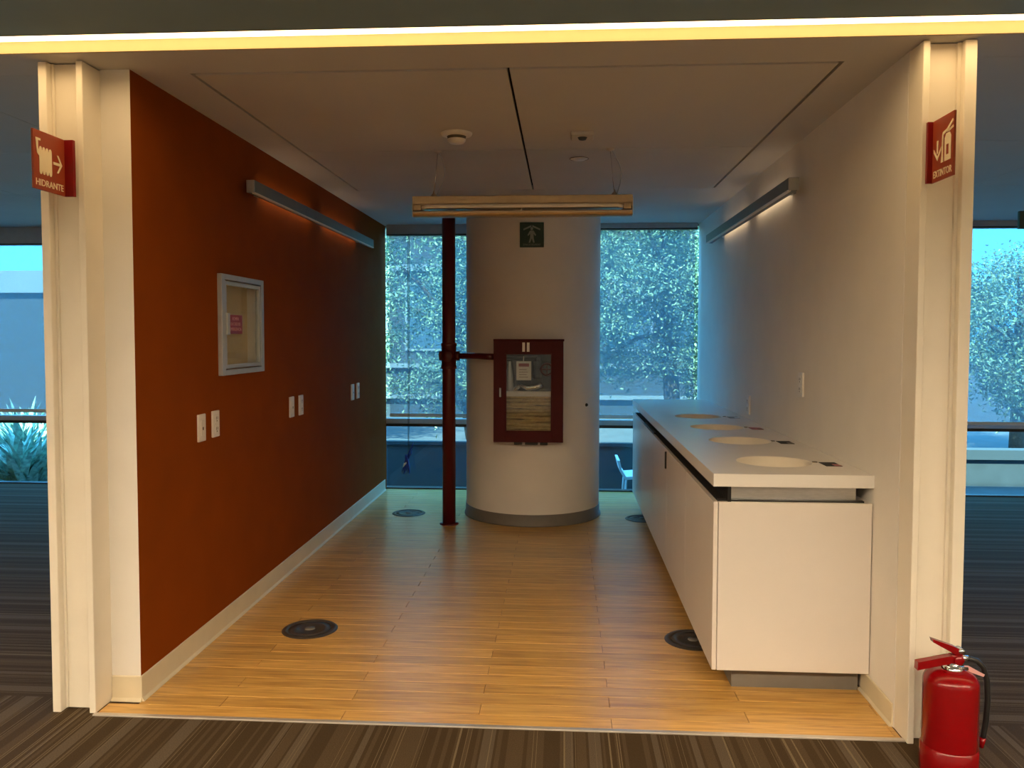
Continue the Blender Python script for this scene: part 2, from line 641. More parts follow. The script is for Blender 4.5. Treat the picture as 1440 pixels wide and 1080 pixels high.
# skirting boards
b = MB()
prof = [(0, 0), (0.016, 0), (0.016, 0.004), (0.008, 0.014), (0.006, 0.10), (0.003, 0.104), (0, 0.104)]
b.prism(prof, 3.184, D - 0.08, lambda u, v, d: Vector((AX + u, d, v)))
b.prism(prof, XL + 0.002, AX + 0.006, lambda u, v, d: Vector((d, 3.19 - u, v)))
struct(b.build('baseboard_left', 'baseboard'))
b = MB()
b.prism(prof, 3.165, 3.50, lambda u, v, d: Vector((BX + 0.002 - u, d, v * 0.86)))
struct(b.build('baseboard_right', 'baseboard'))


# ------------------------------------------------------------------ facade windows
def window(n, x0, x1, zt):
    """one bay of the facade: frame, transom, upper and lower pane"""
    yf0, yf1 = D, D + 0.07
    b = MB()
    b.box(x0, x1, yf0, yf1, H - 0.012, H + 0.10)
    b.box(x0, x1, yf0, yf1, -0.05, 0.012)
    b.box(x0, x0 + 0.022, yf0, yf1, 0.012, H - 0.012)
    b.box(x1 - 0.022, x1, yf0, yf1, 0.012, H - 0.012)
    w = struct(b.build('window_%d' % n, 'dark_frame'))
    b = MB()
    b.box(x0 + 0.022, x1 - 0.022, yf0 - 0.006, yf1, 0.640, 0.690, bev=0.004)
    b.build('transom', 'grey_frame', w)
    b = MB()
    b.box(x0 + 0.022, x1 - 0.022, yf0 + 0.004, yf1 - 0.004, 0.612, 0.640)
    b.build('transom_gasket', 'black', w)
    for z0, z1 in ((0.012, 0.612), (0.690, H - 0.012)):
        b = MB()
        b.box(x0 + 0.022, x1 - 0.022, D + 0.03, D + 0.036, z0, z1)
        b.build('pane', 'glass', w)
    return w


bays = [(X0, -6.6), (-6.6, -4.9), (-4.9, -3.35), (-3.35, XL + 0.06), (XL + 0.06, -0.27), (-0.27, BX + 0.05),
        (BX + 0.05, 2.75), (2.75, 4.45), (4.45, 5.9), (5.9, X1)]
for n, (xa, xb) in enumerate(bays):
    window(n + 1, xa, xb, 0)


def shade(x0, x1, z_cass, zb, label, cord_x=None, y=D - 0.075):
    t = empty('roller_shade', ((x0 + x1) / 2, y, zb))
    b = MB()
    b.box(x0, x1, y - 0.035, y + 0.06, z_cass, H, bev=0.004)
    b.build('cassette', 'grey_frame', t)
    b = MB()
    b.box(x0, x1, y - 0.028, y + 0.05, z_cass - 0.012, z_cass)
    b.build('cassette_lip', 'dark_frame', t)
    b = MB()
    b.box(x0 + 0.02, x1 - 0.02, y + 0.010, y + 0.0106, zb, z_cass)
    b.build('fabric', 'shade', t)
    b = MB()
    b.box(x0 + 0.02, x1 - 0.02, y + 0.002, y + 0.018, zb - 0.012, zb + 0.022, bev=0.004)
    b.build('hem_bar', 'hem', t)
    if cord_x:
        b = MB()
        b.tube([(cord_x, y - 0.01, z_cass - 0.004), (cord_x - 0.004, y - 0.012, 0.9), (cord_x - 0.006, y - 0.012, 0.34)], 0.0028, 6)
        b.tube([(cord_x + 0.012, y - 0.008, z_cass - 0.004), (cord_x + 0.006, y - 0.010, 0.9), (cord_x + 0.0, y - 0.010, 0.34)], 0.0022, 6)
        b.build('pull_cord', 'dark_frame', t)
    return tag(t, label, 'window shade', 'mesh shades along the facade')


shade(-1.690, -0.30, 2.462, 0.725, 'lowered mesh roller shade with a pull cord between red wall and round column', cord_x=-1.484)
shade(-0.24, BX - 0.025, 2.505, 0.725, 'lowered mesh roller shade over the waste counter, beside the round column')
shade(-6.58, -4.92, 2.392, 0.74, 'lowered mesh roller shade with deep cassette behind the hydrant sign column')
shade(2.77, 4.43, 2.500, 0.69, 'lowered mesh roller shade behind the column with the extinguisher sign')


# ================================================================== THINGS
# ------------------------------------------------------------------ light slot
def slot_light(sn, sf, lens, label):
    t = empty('linear_ceiling_light', (0, (sn + sf) / 2, H))
    q = MB()
    q.box(X0 + 0.05, X1 - 0.05, sn + 0.012, sf - 0.020, H + 0.040, H + 0.046)
    q.build('diffuser', lens, t)
    for ya, yb in ((sf - 0.008, sf), (sn, sn + 0.008)):
        q = MB()
        q.box(X0 + 0.02, X1 - 0.02, ya, yb, H + 0.001, H + 0.075)
        q.build('side_reflector', 'reflector', t)
    q = MB()
    q.box(X0 + 0.02, X1 - 0.02, sn + 0.008, sf - 0.008, H + 0.05, H + 0.075)
    q.build('housing', 'alu_paint', t)
    tag(t, label, 'ceiling light')


slot_light(SN, SF, 'lens', 'glowing linear light recessed in the ceiling across the front of the niche')
slot_light(RN, RF, 'row', 'added wide linear fill light in the unseen ceiling behind the camera')


# ------------------------------------------------------------------ channel columns
def channel(name, x0, x1, y0, y1, fl, fr, web, label):
    t = empty(name, ((x0 + x1) / 2, y0, 0))
    for xa, xb in ((x0, x0 + fl), (x1 - fr, x1)):
        q = MB()
        q.box(xa, xb, y0, y1, 0, H - 0.004, bev=0.003)
        q.build('flange', 'column', t)
    q = MB()
    q.box(x0 + fl - 0.002, x1 - fr + 0.002, y0 + web, y1, 0.004, H - 0.004)
    q.build('web', 'column', t)
    if 'hydrant' in label:
        q = MB()
        q.box(x0 + fl, x0 + fl + 0.010, y0 + web - 0.010, y0 + web + 0.01, 0.006, H - 0.004, bev=0.002)
        q.build('fillet_strip', 'column', t)
    else:
        q = MB()
        q.box(x1 - fr - 0.012, x1 - fr + 0.001, y0 + web - 0.012, y0 + web + 0.01, 0.006, H - 0.004, bev=0.002)
        q.build('fillet_strip', 'column', t)
    return tag(t, label, 'column')


channel('channel_column', -2.020, XL, 3.068, 3.30, 0.034, 0.026, 0.040, 'cream steel channel column carrying the hydrant sign')
channel('channel_column', BX, 1.455, 3.032, 3.152, 0.024, 0.042, 0.040, 'cream steel channel column behind the red extinguisher')

# ------------------------------------------------------------------ round column
CX, CY, CR = -0.2568, 6.9134, 0.562
t = empty('round_column', (CX, CY, 0))
b = MB()
b.lathe([(CR, 0.02), (CR, H - 0.002)], CX, CY, n=96)
b.build('shaft', 'white_wall', t)
b = MB()
b.lathe([(CR - 0.01, 0.0), (CR + 0.016, 0.0), (CR + 0.014, 0.012), (CR + 0.006, 0.022), (CR + 0.005, 0.090), (CR - 0.002, 0.094)], CX, CY, n=96)
b.build('base_band', 'grey_base', t)
kx, kz = 0.185, 0.945
ky = CY - math.sqrt(CR ** 2 - (kx - CX) ** 2)
b = MB()
b.lathe([(0.0, 0.014), (0.008, 0.013), (0.013, 0.006), (0.014, 0.0)], n=16)
nv = Vector((kx - CX, ky - CY, 0)).normalized()
b.xform(frame((kx, ky, kz), nv.cross(Vector((0, 0, 1))), (0, 0, 1)) @ Matrix.Scale(-1, 4, (0, 0, 1)))
knob = b.build('wall_stud', 'black', t)
tag(t, 'thick round white column with grey base in front of the window', 'column')

# green sign on the column
gz = 2.275
t = empty('safety_sign', (-0.247, CY - CR - 0.012, gz))
b = MB()
b.box(-0.340, -0.154, CY - CR - 0.012, CY - CR + 0.004, 2.180, 2.371, bev=0.003)
b.build('panel', 'green', t)
F = frame((-0.247, CY - CR - 0.0125, gz), (1, 0, 0), (0, 0, 1))
mp = mapper(F)
b = MB()
for sx in (-1, 1):
    b.prism([(sx * 0.004, 0.074), (sx * 0.066, 0.046), (sx * 0.064, 0.034), (sx * 0.004, 0.060)][::sx], -0.001, 0.0015, mp)
b.build('arrow_print', 'green_ink', t)
b = MB()
b.prism([(0.011 * math.cos(k * PI / 6), 0.047 + 0.012 * math.sin(k * PI / 6)) for k in range(12)], -0.001, 0.0015, mp)
b.prism([(-0.014, 0.032), (0.014, 0.032), (0.034, -0.002), (0.026, -0.008), (0.013, 0.008), (0.015, -0.026), (0.022, -0.060),
         (0.010, -0.060), (0.0, -0.028), (-0.012, -0.060), (-0.024, -0.060), (-0.013, -0.022), (-0.012, 0.008), (-0.027, -0.008),
         (-0.034, -0.002)], -0.001, 0.0015, mp)
b.build('figure_print', 'green_ink', t)
text('lettering', 'ZONA DE SEGURIDAD', 0.02, F @ Matrix.Translation((0, -0.076, 0.001)), 'green_ink', t, width=0.135)
tag(t, 'small dark green safety sign with a person on the round column', 'sign')

# ------------------------------------------------------------------ red riser pipe
QX, QY = -0.902, 6.41
t = empty('riser_pipe', (QX, QY, 0))
b = MB()
b.tube([(QX, QY, 0), (QX, QY, H)], 0.052, 28)
b.build('pipe', 'pipe', t)
b = MB()
b.lathe([(0.052, 1.235), (0.062, 1.237), (0.062, 1.262), (0.058, 1.266), (0.058, 1.41), (0.062, 1.414), (0.062, 1.44), (0.052, 1.442)], QX, QY, n=28)
b.build('tee_fitting', 'pipe', t)
b = MB()
b.lathe([(0.0, -0.085), (0.040, -0.085), (0.044, -0.078), (0.044, 0.0)], n=24)
b.xform(frame((QX, QY, 1.338), (1, 0, 0), (0, 0, 1)) @ Matrix.Rotation(0, 4, 'Z') @ Matrix.Scale(-1, 4, (0, 0, 1)))
b.build('tee_boss', 'pipe', t)
b = MB()
b.tube([(QX - 0.075, QY, 1.338), (QX - 0.05, QY, 1.338)], 0.038, 20)
b.build('coupling', 'pipe', t)
b = MB()
b.tube([(QX + 0.05, QY, 1.338), (QX + 0.085, QY, 1.338)], 0.036, 20)
b.build('coupling', 'pipe', t)
b = MB()
b.tube([(QX + 0.05, QY, 1.338), (-0.67, QY - 0.02, 1.338), (-0.60, QY - 0.090, 1.336), (-0.519, QY - 0.100, 1.335)], 0.0245, 18)
b.build('branch_pipe', 'pipe', t)
b = MB()
b.lathe([(0.075, 0.0), (0.075, 0.006), (0.055, 0.012)], QX, QY, n=28)
b.build('floor_collar', 'pipe', t)
tag(t, 'dark red vertical fire riser pipe with side branch beside the round column', 'pipe')

# ------------------------------------------------------------------ hydrant cabinet
cx0, cx1, cz0, cz1, cyf, cyb = -0.533, 0.001, 0.682, 1.456, 6.225, 6.353
t = empty('hydrant_cabinet', ((cx0 + cx1) / 2, cyb, cz0))
b = MB()
w = 0.012
b.box(cx0, cx0 + w, cyf + 0.022, cyb, cz0, cz1)
b.box(cx1 - w, cx1, cyf + 0.022, cyb, cz0, cz1)
b.box(cx0 + w, cx1 - w, cyf + 0.022, cyb, cz0, cz0 + w)
b.box(cx0 + w, cx1 - w, cyf + 0.022, cyb, cz1 - w, cz1)
b.build('box', 'cab_red', t)
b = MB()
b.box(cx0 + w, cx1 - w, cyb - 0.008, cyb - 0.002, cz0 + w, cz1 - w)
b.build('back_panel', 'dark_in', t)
b = MB()
b.box(cx0 - 0.002, cx1 + 0.006, cyf + 0.004, cyb, cz1, cz1 + 0.016, bev=0.003)
b.build('rain_lip', 'cab_red', t)
ix0, ix1, iz0, iz1 = -0.442, -0.086, 0.763, 1.363
b = MB()
b.box(cx0, ix0, cyf, cyf + 0.02, cz0, cz1, bev=0.003)
b.box(ix1, cx1, cyf, cyf + 0.02, cz0, cz1, bev=0.003)
b.box(ix0 - 0.002, ix1 + 0.002, cyf, cyf + 0.02, cz0, iz0, bev=0.003)
b.box(ix0 - 0.002, ix1 + 0.002, cyf, cyf + 0.02, iz1, cz1, bev=0.003)
door = b.build('door', 'cab_red', t)
b = MB()
b.box(ix0 - 0.006, ix1 + 0.006, cyf + 0.010, cyf + 0.013, iz0 - 0.006, iz1 + 0.006)
b.build('pane', 'clear', door)
b = MB()
g = 0.008
b.box(ix0, ix0 + g, cyf + 0.004, cyf + 0.012, iz0, iz1)
b.box(ix1 - g, ix1, cyf + 0.004, cyf + 0.012, iz0, iz1)
b.box(ix0 + g, ix1 - g, cyf + 0.004, cyf + 0.012, iz0, iz0 + g)
b.box(ix0 + g, ix1 - g, cyf + 0.004, cyf + 0.012, iz1 - g, iz1)
b.build('glazing_bead', 'cab_red', door)
b = MB()
b.box(-0.488, -0.474, cyf - 0.016, cyf + 0.002, 1.03, 1.10, bev=0.004)
b.build('handle', 'alu_paint', door)
for dx in (-0.0175, 0.0175):
    text('digit', '1', 0.085, frame((-0.285 + dx, cyf - 0.001, 1.408), (1, 0, 0), (0, 0, 1)), 'sign_white', door, bold=0.006)
for xx in (-0.45, -0.09):
    b = MB()
    b.box(xx - 0.015, xx + 0.015, cyb - 0.002, 6.400, cz0 + 0.08, cz1 - 0.08)
    b.build('mounting_rail', 'cab_red', t)
for xa, xb in ((-0.376, -0.316), (-0.292, -0.194), (-0.176, -0.118)):
    b = MB()
    b.box(xa, xb, cyf + 0.03, cyf + 0.11, cz0 - 0.024, cz0 + 0.001, bev=0.003)
    b.build('foot', 'black', t)
tag(t, 'dark red hydrant cabinet numbered 11 with glass door on the round column', 'cabinet')

# folded hose in the cabinet
t = empty('fire_hose', (-0.264, cyf + 0.07, cz0 + 0.015))
hz0 = cz0 + w
n = 13
pitch = (1.040 - hz0) / n
for k in range(n):
    z0 = hz0 + k * pitch
    q = MB()
    wob = 0.012 * math.sin(k * 2.3)
    pts = [(-0.470 + 0.003 * (k % 3), cyf + 0.074, z0 + pitch * 0.5), (-0.33, cyf + 0.070 + wob * 0.2, z0 + pitch * 0.5 + wob * 0.4),
           (-0.20, cyf + 0.070, z0 + pitch * 0.5 - wob * 0.4), (-0.062 - 0.003 * (k % 2), cyf + 0.074, z0 + pitch * 0.5)]
    q.tube(pts, pitch * 0.56, 10)
    for v in q.bm.verts:
        v.co.y = cyf + 0.072 + (v.co.y - cyf - 0.072) * 2.3
    q.build('hose_fold', 'hose', t)
q = MB()
q.box(-0.472, -0.060, cyf + 0.034, cyf + 0.112, 1.028, 1.072, bev=0.014)
q.build('hose_band', 'paper', t)
q = MB()
q.tube([(-0.33, cyf + 0.05, 1.118), (-0.27, cyf + 0.045, 1.098), (-0.20, cyf + 0.045, 1.108), (-0.16, cyf + 0.05, 1.125)], [0.016, 0.02, 0.02, 0.026], 12)
q.tube([(-0.40, cyf + 0.07, 1.06), (-0.33, cyf + 0.05, 1.118)], 0.016, 12)
q.build('nozzle', 'steel', t)
q = MB()
q.lathe([(0.02, 0), (0.034, 0.002), (0.036, 0.05), (0.03, 0.12), (0.018, 0.19), (0.016, 0.23)], -0.415, cyf + 0.075, n=16)
q.xform(Matrix.Translation((0, 0, 1.07)))
q.build('nozzle_cone', 'alu_paint', t)
tag(t, 'folded tan canvas fire hose behind the glass of cabinet 11', 'fire hose')

# hose valve and rack in the upper cabinet
t = empty('hose_valve', (-0.17, cyf + 0.09, 1.11))
q = MB()
q.lathe([(0.0, 1.168), (0.030, 1.168), (0.034, 1.18), (0.03, 1.21), (0.026, 1.25), (0.030, 1.30), (0.0, 1.31)], -0.20, cyf + 0.085, n=18)
q.tube([(-0.5195, cyf + 0.085, 1.335), (-0.20, cyf + 0.085, 1.335)], 0.02, 12)
q.tube([(-0.20, cyf + 0.085, 1.335), (-0.20, cyf + 0.085, 1.29)], 0.022, 12)
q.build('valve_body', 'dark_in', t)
q = MB()
q.lathe([(0.044, 0), (0.052, 0.006), (0.044, 0.012), (0.036, 0.006), (0.044, 0)], n=20)
q.xform(frame((-0.125, cyf + 0.055, 1.24), (1, 0, 0), (0, 0, 1)))
q.tube([(-0.19, cyf + 0.075, 1.24), (-0.125, cyf + 0.050, 1.24)], 0.006, 8)
q.box(-0.165, -0.085, cyf + 0.048, cyf + 0.054, 1.236, 1.244)
q.box(-0.129, -0.121, cyf + 0.048, cyf + 0.054, 1.20, 1.28)
q.build('hand_wheel', 'cab_red', t)
q = MB()
for k in range(3):
    q.box(-0.09 - 0.08 * k, -0.084 - 0.08 * k, cyf + 0.10, cyf + 0.121, 1.10, 1.40)
q.box(-0.30, -0.07, cyf + 0.10, cyf + 0.112, 1.20, 1.212)
q.box(-0.30, -0.07, cyf + 0.10, cyf + 0.112, 1.30, 1.312)
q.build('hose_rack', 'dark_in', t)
tag(t, 'dark valve and rack above the folded hose in cabinet 11', 'valve')

t = empty('inspection_card', (-0.302, cyf + 0.03, 1.157))
q = MB()
q.box(-0.359, -0.245, cyf + 0.028, cyf + 0.030, 1.157, 1.303)
q.build('card', 'paper', t)
q = MB()
q.box(-0.342, -0.262, cyf + 0.0268, cyf + 0.0282, 1.262, 1.286)
q.build('heading_print', 'sticker_red', t)
q = MB()
for k in range(4):
    q.box(-0.338, -0.270 - 0.01 * (k % 2), cyf + 0.0268, cyf + 0.0282, 1.180 + 0.019 * k, 1.184 + 0.019 * k)
q.build('line_print', 'slot', t)
q = MB()
q.tube([(-0.305, cyf + 0.029, 1.30), (-0.305, cyf + 0.068, 1.338)], 0.003, 6)
q.build('string', 'paper', t)
tag(t, 'white inspection card with red heading hung inside cabinet 11', 'card')

# ------------------------------------------------------------------ recessed cabinet in the red wall
t = empty('emergency_cabinet', (AX, 4.27, 1.295))
fx = AX + 0.024
ya, yb_, za, zb = 3.985, 4.557, 1.295, 1.807
b = MB()
XR = AX - 0.046
b.box(XR - 0.005, XR, OY0 + 0.002, OY1 - 0.002, OZ0 + 0.002, OZ1 - 0.002)
b.box(XR, AX, OY0 + 0.001, OY0 + 0.004, OZ0, OZ1)
b.box(XR, AX, OY0 + 0.004, OY1 - 0.004, OZ0 + 0.001, OZ0 + 0.004)
b.box(XR, AX, OY0 + 0.004, OY1 - 0.004, OZ1 - 0.004, OZ1 - 0.001)
b.build('inner_box', 'cab_in', t)
b = MB()
b.box(XR, AX - 0.001, OY1 - 0.046, OY1 - 0.001, OZ0 + 0.004, OZ1 - 0.004)
b.build('inner_side', 'sign_white', t)
b = MB()
fw = 0.040
b.box(AX - 0.001, fx, ya, ya + fw, za, zb, bev=0.003)
b.box(AX - 0.001, fx, yb_ - fw, yb_, za, zb, bev=0.003)
b.box(AX - 0.001, fx, ya + fw - 0.002, yb_ - fw + 0.002, za, za + 0.028, bev=0.003)
b.box(AX - 0.001, fx, ya + fw - 0.002, yb_ - fw + 0.002, zb - 0.028, zb, bev=0.003)
b.build('outer_frame', 'alu_paint', t)
b = MB()
dw = 0.020
d0, d1, e0, e1 = ya + fw + 0.004, yb_ - fw - 0.004, za + 0.034, zb - 0.034
xd = fx - 0.003
b.box(AX + 0.002, xd, d0, d0 + dw, e0, e1, bev=0.002)
b.box(AX + 0.002, xd, d1 - dw, d1, e0, e1, bev=0.002)
b.box(AX + 0.002, xd, d0 + dw - 0.001, d1 - dw + 0.001, e0, e0 + dw, bev=0.002)
b.box(AX + 0.002, xd, d0 + dw - 0.001, d1 - dw + 0.001, e1 - dw, e1, bev=0.002)
door = b.build('door', 'alu_paint', t)
b = MB()
b.box(AX + 0.008, AX + 0.012, d0 + dw - 0.002, d1 - dw + 0.002, e0 + dw - 0.002, e1 - dw + 0.002)
b.build('pane', 'clear', door)
b = MB()
b.box(xd - 0.002, xd + 0.010, 4.035, 4.068, 1.500, 1.612, bev=0.003)
b.build('latch', 'alu_paint', door)
b = MB()
b.box(AX + 0.0122, AX + 0.0145, 4.085, 4.262, 1.506, 1.604)
st = b.build('sticker', 'sticker_red', door)
F = frame((AX + 0.0148, 4.1735, 1.555), (0, 1, 0), (0, 0, 1))
for k, (s, wd) in enumerate((('ROMPA', 0.085), ('EN CASO DE', 0.125), ('EMERGENCIA', 0.150))):
    text('lettering', s, 0.024, F @ Matrix.Translation((0, 0.028 - 0.027 * k, 0)), 'sticker_pink', door, width=wd)
tag(t, 'silver framed glass emergency cabinet set into the red wall', 'cabinet')


# ------------------------------------------------------------------ wall plates
def plate(yc, zc, side, kind, label, group=None):
    x = AX if side < 0 else BX + 0.002
    s = -side
    t = empty('wall_plate', (x, yc, zc))
    wy, hz = 0.076, 0.130

    def bx(q, d0, d1, ya, yb, za, zb, bev=0):
        xa, xb = sorted((x + s * d0, x + s * d1))
        q.box(xa, xb, yc + ya, yc + yb, zc + za, zc + zb, bev=bev)
    q = MB()
    bx(q, -0.001, 0.010, -wy / 2, wy / 2, -hz / 2, hz / 2, 0.003)
    q.build('cover', 'plate', t)
    if kind == 'socket':
        for k in (-1, 1):
            q = MB()
            bx(q, 0.009, 0.0125, -0.018, 0.018, k * 0.026 - 0.020, k * 0.026 + 0.020, 0.001)
            sk = q.build('socket', 'plate', t)
            q = MB()
            bx(q, 0.0122, 0.0132, -0.010, -0.006, k * 0.026 - 0.004, k * 0.026 + 0.010)
            bx(q, 0.0122, 0.0132, 0.006, 0.010, k * 0.026 - 0.004, k * 0.026 + 0.010)
            bx(q, 0.0122, 0.0132, -0.004, 0.004, k * 0.026 - 0.014, k * 0.026 - 0.008)
            q.build('slot', 'slot', sk)
    else:
        q = MB()
        bx(q, 0.009, 0.013, -0.017, 0.017, -0.036, 0.036, 0.0015)
        q.build('insert', 'plate', t)
        q = MB()
        bx(q, 0.0125, 0.0135, -0.006, 0.006, -0.010, 0.004)
        q.build('jack', 'slot', t)
    tag(t, label, 'wall plate', group)


G = 'ivory wall plates on the red wall'
plate(3.775, 1.058, -1, 'data', 'ivory data plate on red wall, in the pair just before the emergency cabinet', G)
plate(3.932, 1.061, -1, 'socket', 'ivory power socket on red wall, in the pair just before the emergency cabinet', G)
plate(5.070, 1.045, -1, 'data', 'ivory data plate on red wall, in the middle pair', G)
plate(5.252, 1.042, -1, 'socket', 'ivory power socket on red wall, in the middle pair', G)
plate(6.570, 1.035, -1, 'data', 'ivory data plate on red wall, in the pair closest to the window', G)
plate(6.742, 1.036, -1, 'socket', 'ivory power socket on red wall, in the pair closest to the window', G)
plate(4.445, 1.241, 1, 'socket', 'white power socket set higher on the white wall above the waste counter')
plate(5.680, 1.028, 1, 'socket', 'white power socket on white wall just above the countertop surface')


# ------------------------------------------------------------------ wall lamps
def wall_lamp(side, y0, y1, z0, z1, depth, label):
    x = AX if side < 0 else BX + 0.002
    s = -side
    t = empty('wall_lamp', (x, (y0 + y1) / 2, z0))

    def bx(q, d0, d1, ya, yb, za, zb, bev=0):
        xa, xb = sorted((x + s * d0, x + s * d1))
        q.box(xa, xb, ya, yb, za, zb, bev=bev)
    q = MB()
    bx(q, 0.048, depth, y0 + 0.012, y1 - 0.012, z0, z1, 0.004)
    q.build('housing', 'lamp_body', t)
    for ya, yb in ((y0, y0 + 0.013), (y1 - 0.013, y1)):
        q = MB()
        bx(q, 0.044, depth - 0.001, ya, yb, z0 + 0.001, z1 - 0.001, 0.003)
        q.build('end_cap', 'alu_paint', t)
    q = MB()
    bx(q, depth - 0.016, depth + 0.003, y0 + 0.008, y1 - 0.008, z0 - 0.005, z0 + 0.004, 0.002)
    q.build('lower_edge', 'plate', t)
    ym = (y0 + y1) / 2
    for yy in (y0 + 0.25, y1 - 0.25):
        q = MB()
        bx(q, -0.001, 0.049, yy - 0.03, yy + 0.03, (z0 + z1) / 2 - 0.015, (z0 + z1) / 2 + 0.015)
        q.build('bracket', 'alu_paint', t)
    for ya, yb in ((y0 + 0.30, ym - 0.14), (ym + 0.14, y1 - 0.30)):
        q = MB()
        bx(q, 0.038, 0.0485, ya, yb, z1 - 0.026, z1 - 0.006, 0.003)
        q.build('lamp_tube', 'lamp', t)
    tag(t, label, 'wall lamp')


wall_lamp(-1, 4.265, 6.99, 2.252, 2.320, 0.088, 'long silver wall lamp mounted high on the red wall')
wall_lamp(1, 4.40, 6.90, 2.262, 2.330, 0.100, 'long silver wall lamp mounted high on the white wall')

# ------------------------------------------------------------------ pendant
PYY = 4.69
t = empty('pendant_lamp', (-0.239, PYY, 2.17))
px0, px1, pz0, pz1 = -0.861, 0.384, 2.172, 2.290
b = MB()
b.box(px0, px1, PYY - 0.050, PYY + 0.050, pz1 - 0.045, pz1, bev=0.004)
b.build('housing', 'pendant', t)
b = MB()
prof = [(-0.050, 0.075), (-0.042, 0.055), (-0.026, 0.046), (0.026, 0.046), (0.042, 0.055), (0.050, 0.075)]
b.prism(prof, px0 + 0.002, px1 - 0.002, lambda u, v, d: Vector((d, PYY + u, pz0 + v)))
b.build('reflector', 'pendant', t)
for s in (-1, 1):
    q = MB()
    q.tube([(px0 + 0.055, PYY + s * 0.046, 2.222), (px0 + 0.085, PYY + s * 0.052, 2.230), (px1 - 0.085, PYY + s * 0.052, 2.230),
            (px1 - 0.055, PYY + s * 0.046, 2.222)], 0.011, 12)
    q.build('lamp_tube', 'tube', t)
    for xx in (px0 + 0.03, px1 - 0.03):
        q = MB()
        q.box(xx - 0.022, xx + 0.022, PYY + s * 0.046 - 0.014, PYY + s * 0.046 + 0.014, 2.208, 2.240, bev=0.003)
        q.build('lamp_holder', 'pendant', t)
b = MB()
arc = [(0.050 * math.cos(PI + k * PI / 10), 0.030 + 0.030 * math.sin(PI + k * PI / 10)) for k in range(11)]
inn = [(u * 0.93, v + 0.003) for u, v in reversed(arc)]
b.prism(arc + inn, px0, px1, lambda u, v, d: Vector((d, PYY + u, pz0 + v)))
tr = b.build('lower_trough', 'pendant', t)
for f in tr.data.polygons:
    f.use_smooth = False
b = MB()
b.box(px0, px0 + 0.004, PYY - 0.050, PYY + 0.050, pz0 + 0.002, pz1 - 0.002)
b.build('end_plate', 'pendant', t)
b = MB()
b.box(px1 - 0.004, px1, PYY - 0.050, PYY + 0.050, pz0 + 0.002, pz1 - 0.002)
b.build('end_plate', 'pendant', t)
b = MB()
b.box(-0.242, -0.236, PYY - 0.046, PYY + 0.046, pz0 + 0.03, pz1 - 0.04)
b.build('middle_rib', 'pendant', t)
for xt, xb, sg in ((-0.722, -0.745, 1), (0.258, 0.284, 1)):
    q = MB()
    q.tube([(xt, PYY, H), (xb, PYY, pz1)], 0.0022, 6)
    q.build('suspension_wire', 'steel', t)
    q = MB()
    q.tube([(xt + 0.006, PYY, H)] + [(xt + (xb - xt) * k / 8 + 0.045 * math.sin(PI * k / 8) + 0.006, PYY + 0.004, H + (pz1 - H) * k / 8) for k in range(1, 8)]
           + [(xb + 0.012, PYY, pz1)], 0.0026, 6)
    q.build('power_cord', 'alu_paint', t)
    q = MB()
    q.lathe([(0.018, pz1), (0.016, pz1 + 0.012), (0.006, pz1 + 0.022), (0.004, pz1 + 0.035)], xb, PYY, n=14)
    q.build('wire_grip', 'pendant', t)
    q = MB()
    q.lathe([(0.022, H), (0.020, H - 0.006), (0.008, H - 0.012), (0.0, H - 0.014)], xt, PYY, n=16)
    q.build('ceiling_rose', 'ceiling', t)
tag(t, 'unlit pendant lamp hung by two wires from the niche ceiling', 'pendant lamp')

# ------------------------------------------------------------------ ceiling devices
t = empty('smoke_detector', (-0.56, 4.28, H))
b = MB()
b.lathe([(0.0, H - 0.018), (0.062, H - 0.018), (0.078, H - 0.012), (0.082, H - 0.004), (0.082, H)], -0.56, 4.28, n=36)
b.build('base', 'plate', t)
b = MB()
b.lathe([(0.050, H - 0.018), (0.046, H - 0.030), (0.040, H - 0.032)], -0.56, 4.28, n=30)
b.build('sensing_chamber', 'slot', t)
b = MB()
b.lathe([(0.048, H - 0.032), (0.047, H - 0.040), (0.036, H - 0.052), (0.0, H - 0.055)], -0.56, 4.28, n=30)
b.build('cap', 'plate', t)
tag(t, 'round white smoke detector on the niche ceiling', 'smoke detector')

t = empty('motion_sensor', (0.094, 4.33, H))
b = MB()
b.box(0.034, 0.154, 4.268, 4.392, H - 0.020, H, bev=0.006)
b.build('housing', 'ceiling', t)
b = MB()
b.lathe([(0.0, H - 0.036), (0.018, H - 0.032), (0.026, H - 0.019)], 0.094, 4.33, n=20)
b.build('lens', 'dark_frame', t)
tag(t, 'square white motion sensor with dark lens on the niche ceiling', 'sensor')

t = empty('ceiling_cap', (0.088, 4.93, H))
b = MB()
b.lathe([(0.0, H - 0.008), (0.040, H - 0.007), (0.052, H - 0.002), (0.052, H)], 0.088, 4.93, n=32)
b.build('disc', 'plate', t)
b = MB()
b.lathe([(0.054, H - 0.003), (0.057, H - 0.003), (0.057, H), (0.054, H)], 0.088, 4.93, n=32)
b.build('rim', 'slot', t)
tag(t, 'small flat round cover plate on the niche ceiling above the pendant', 'cover plate')


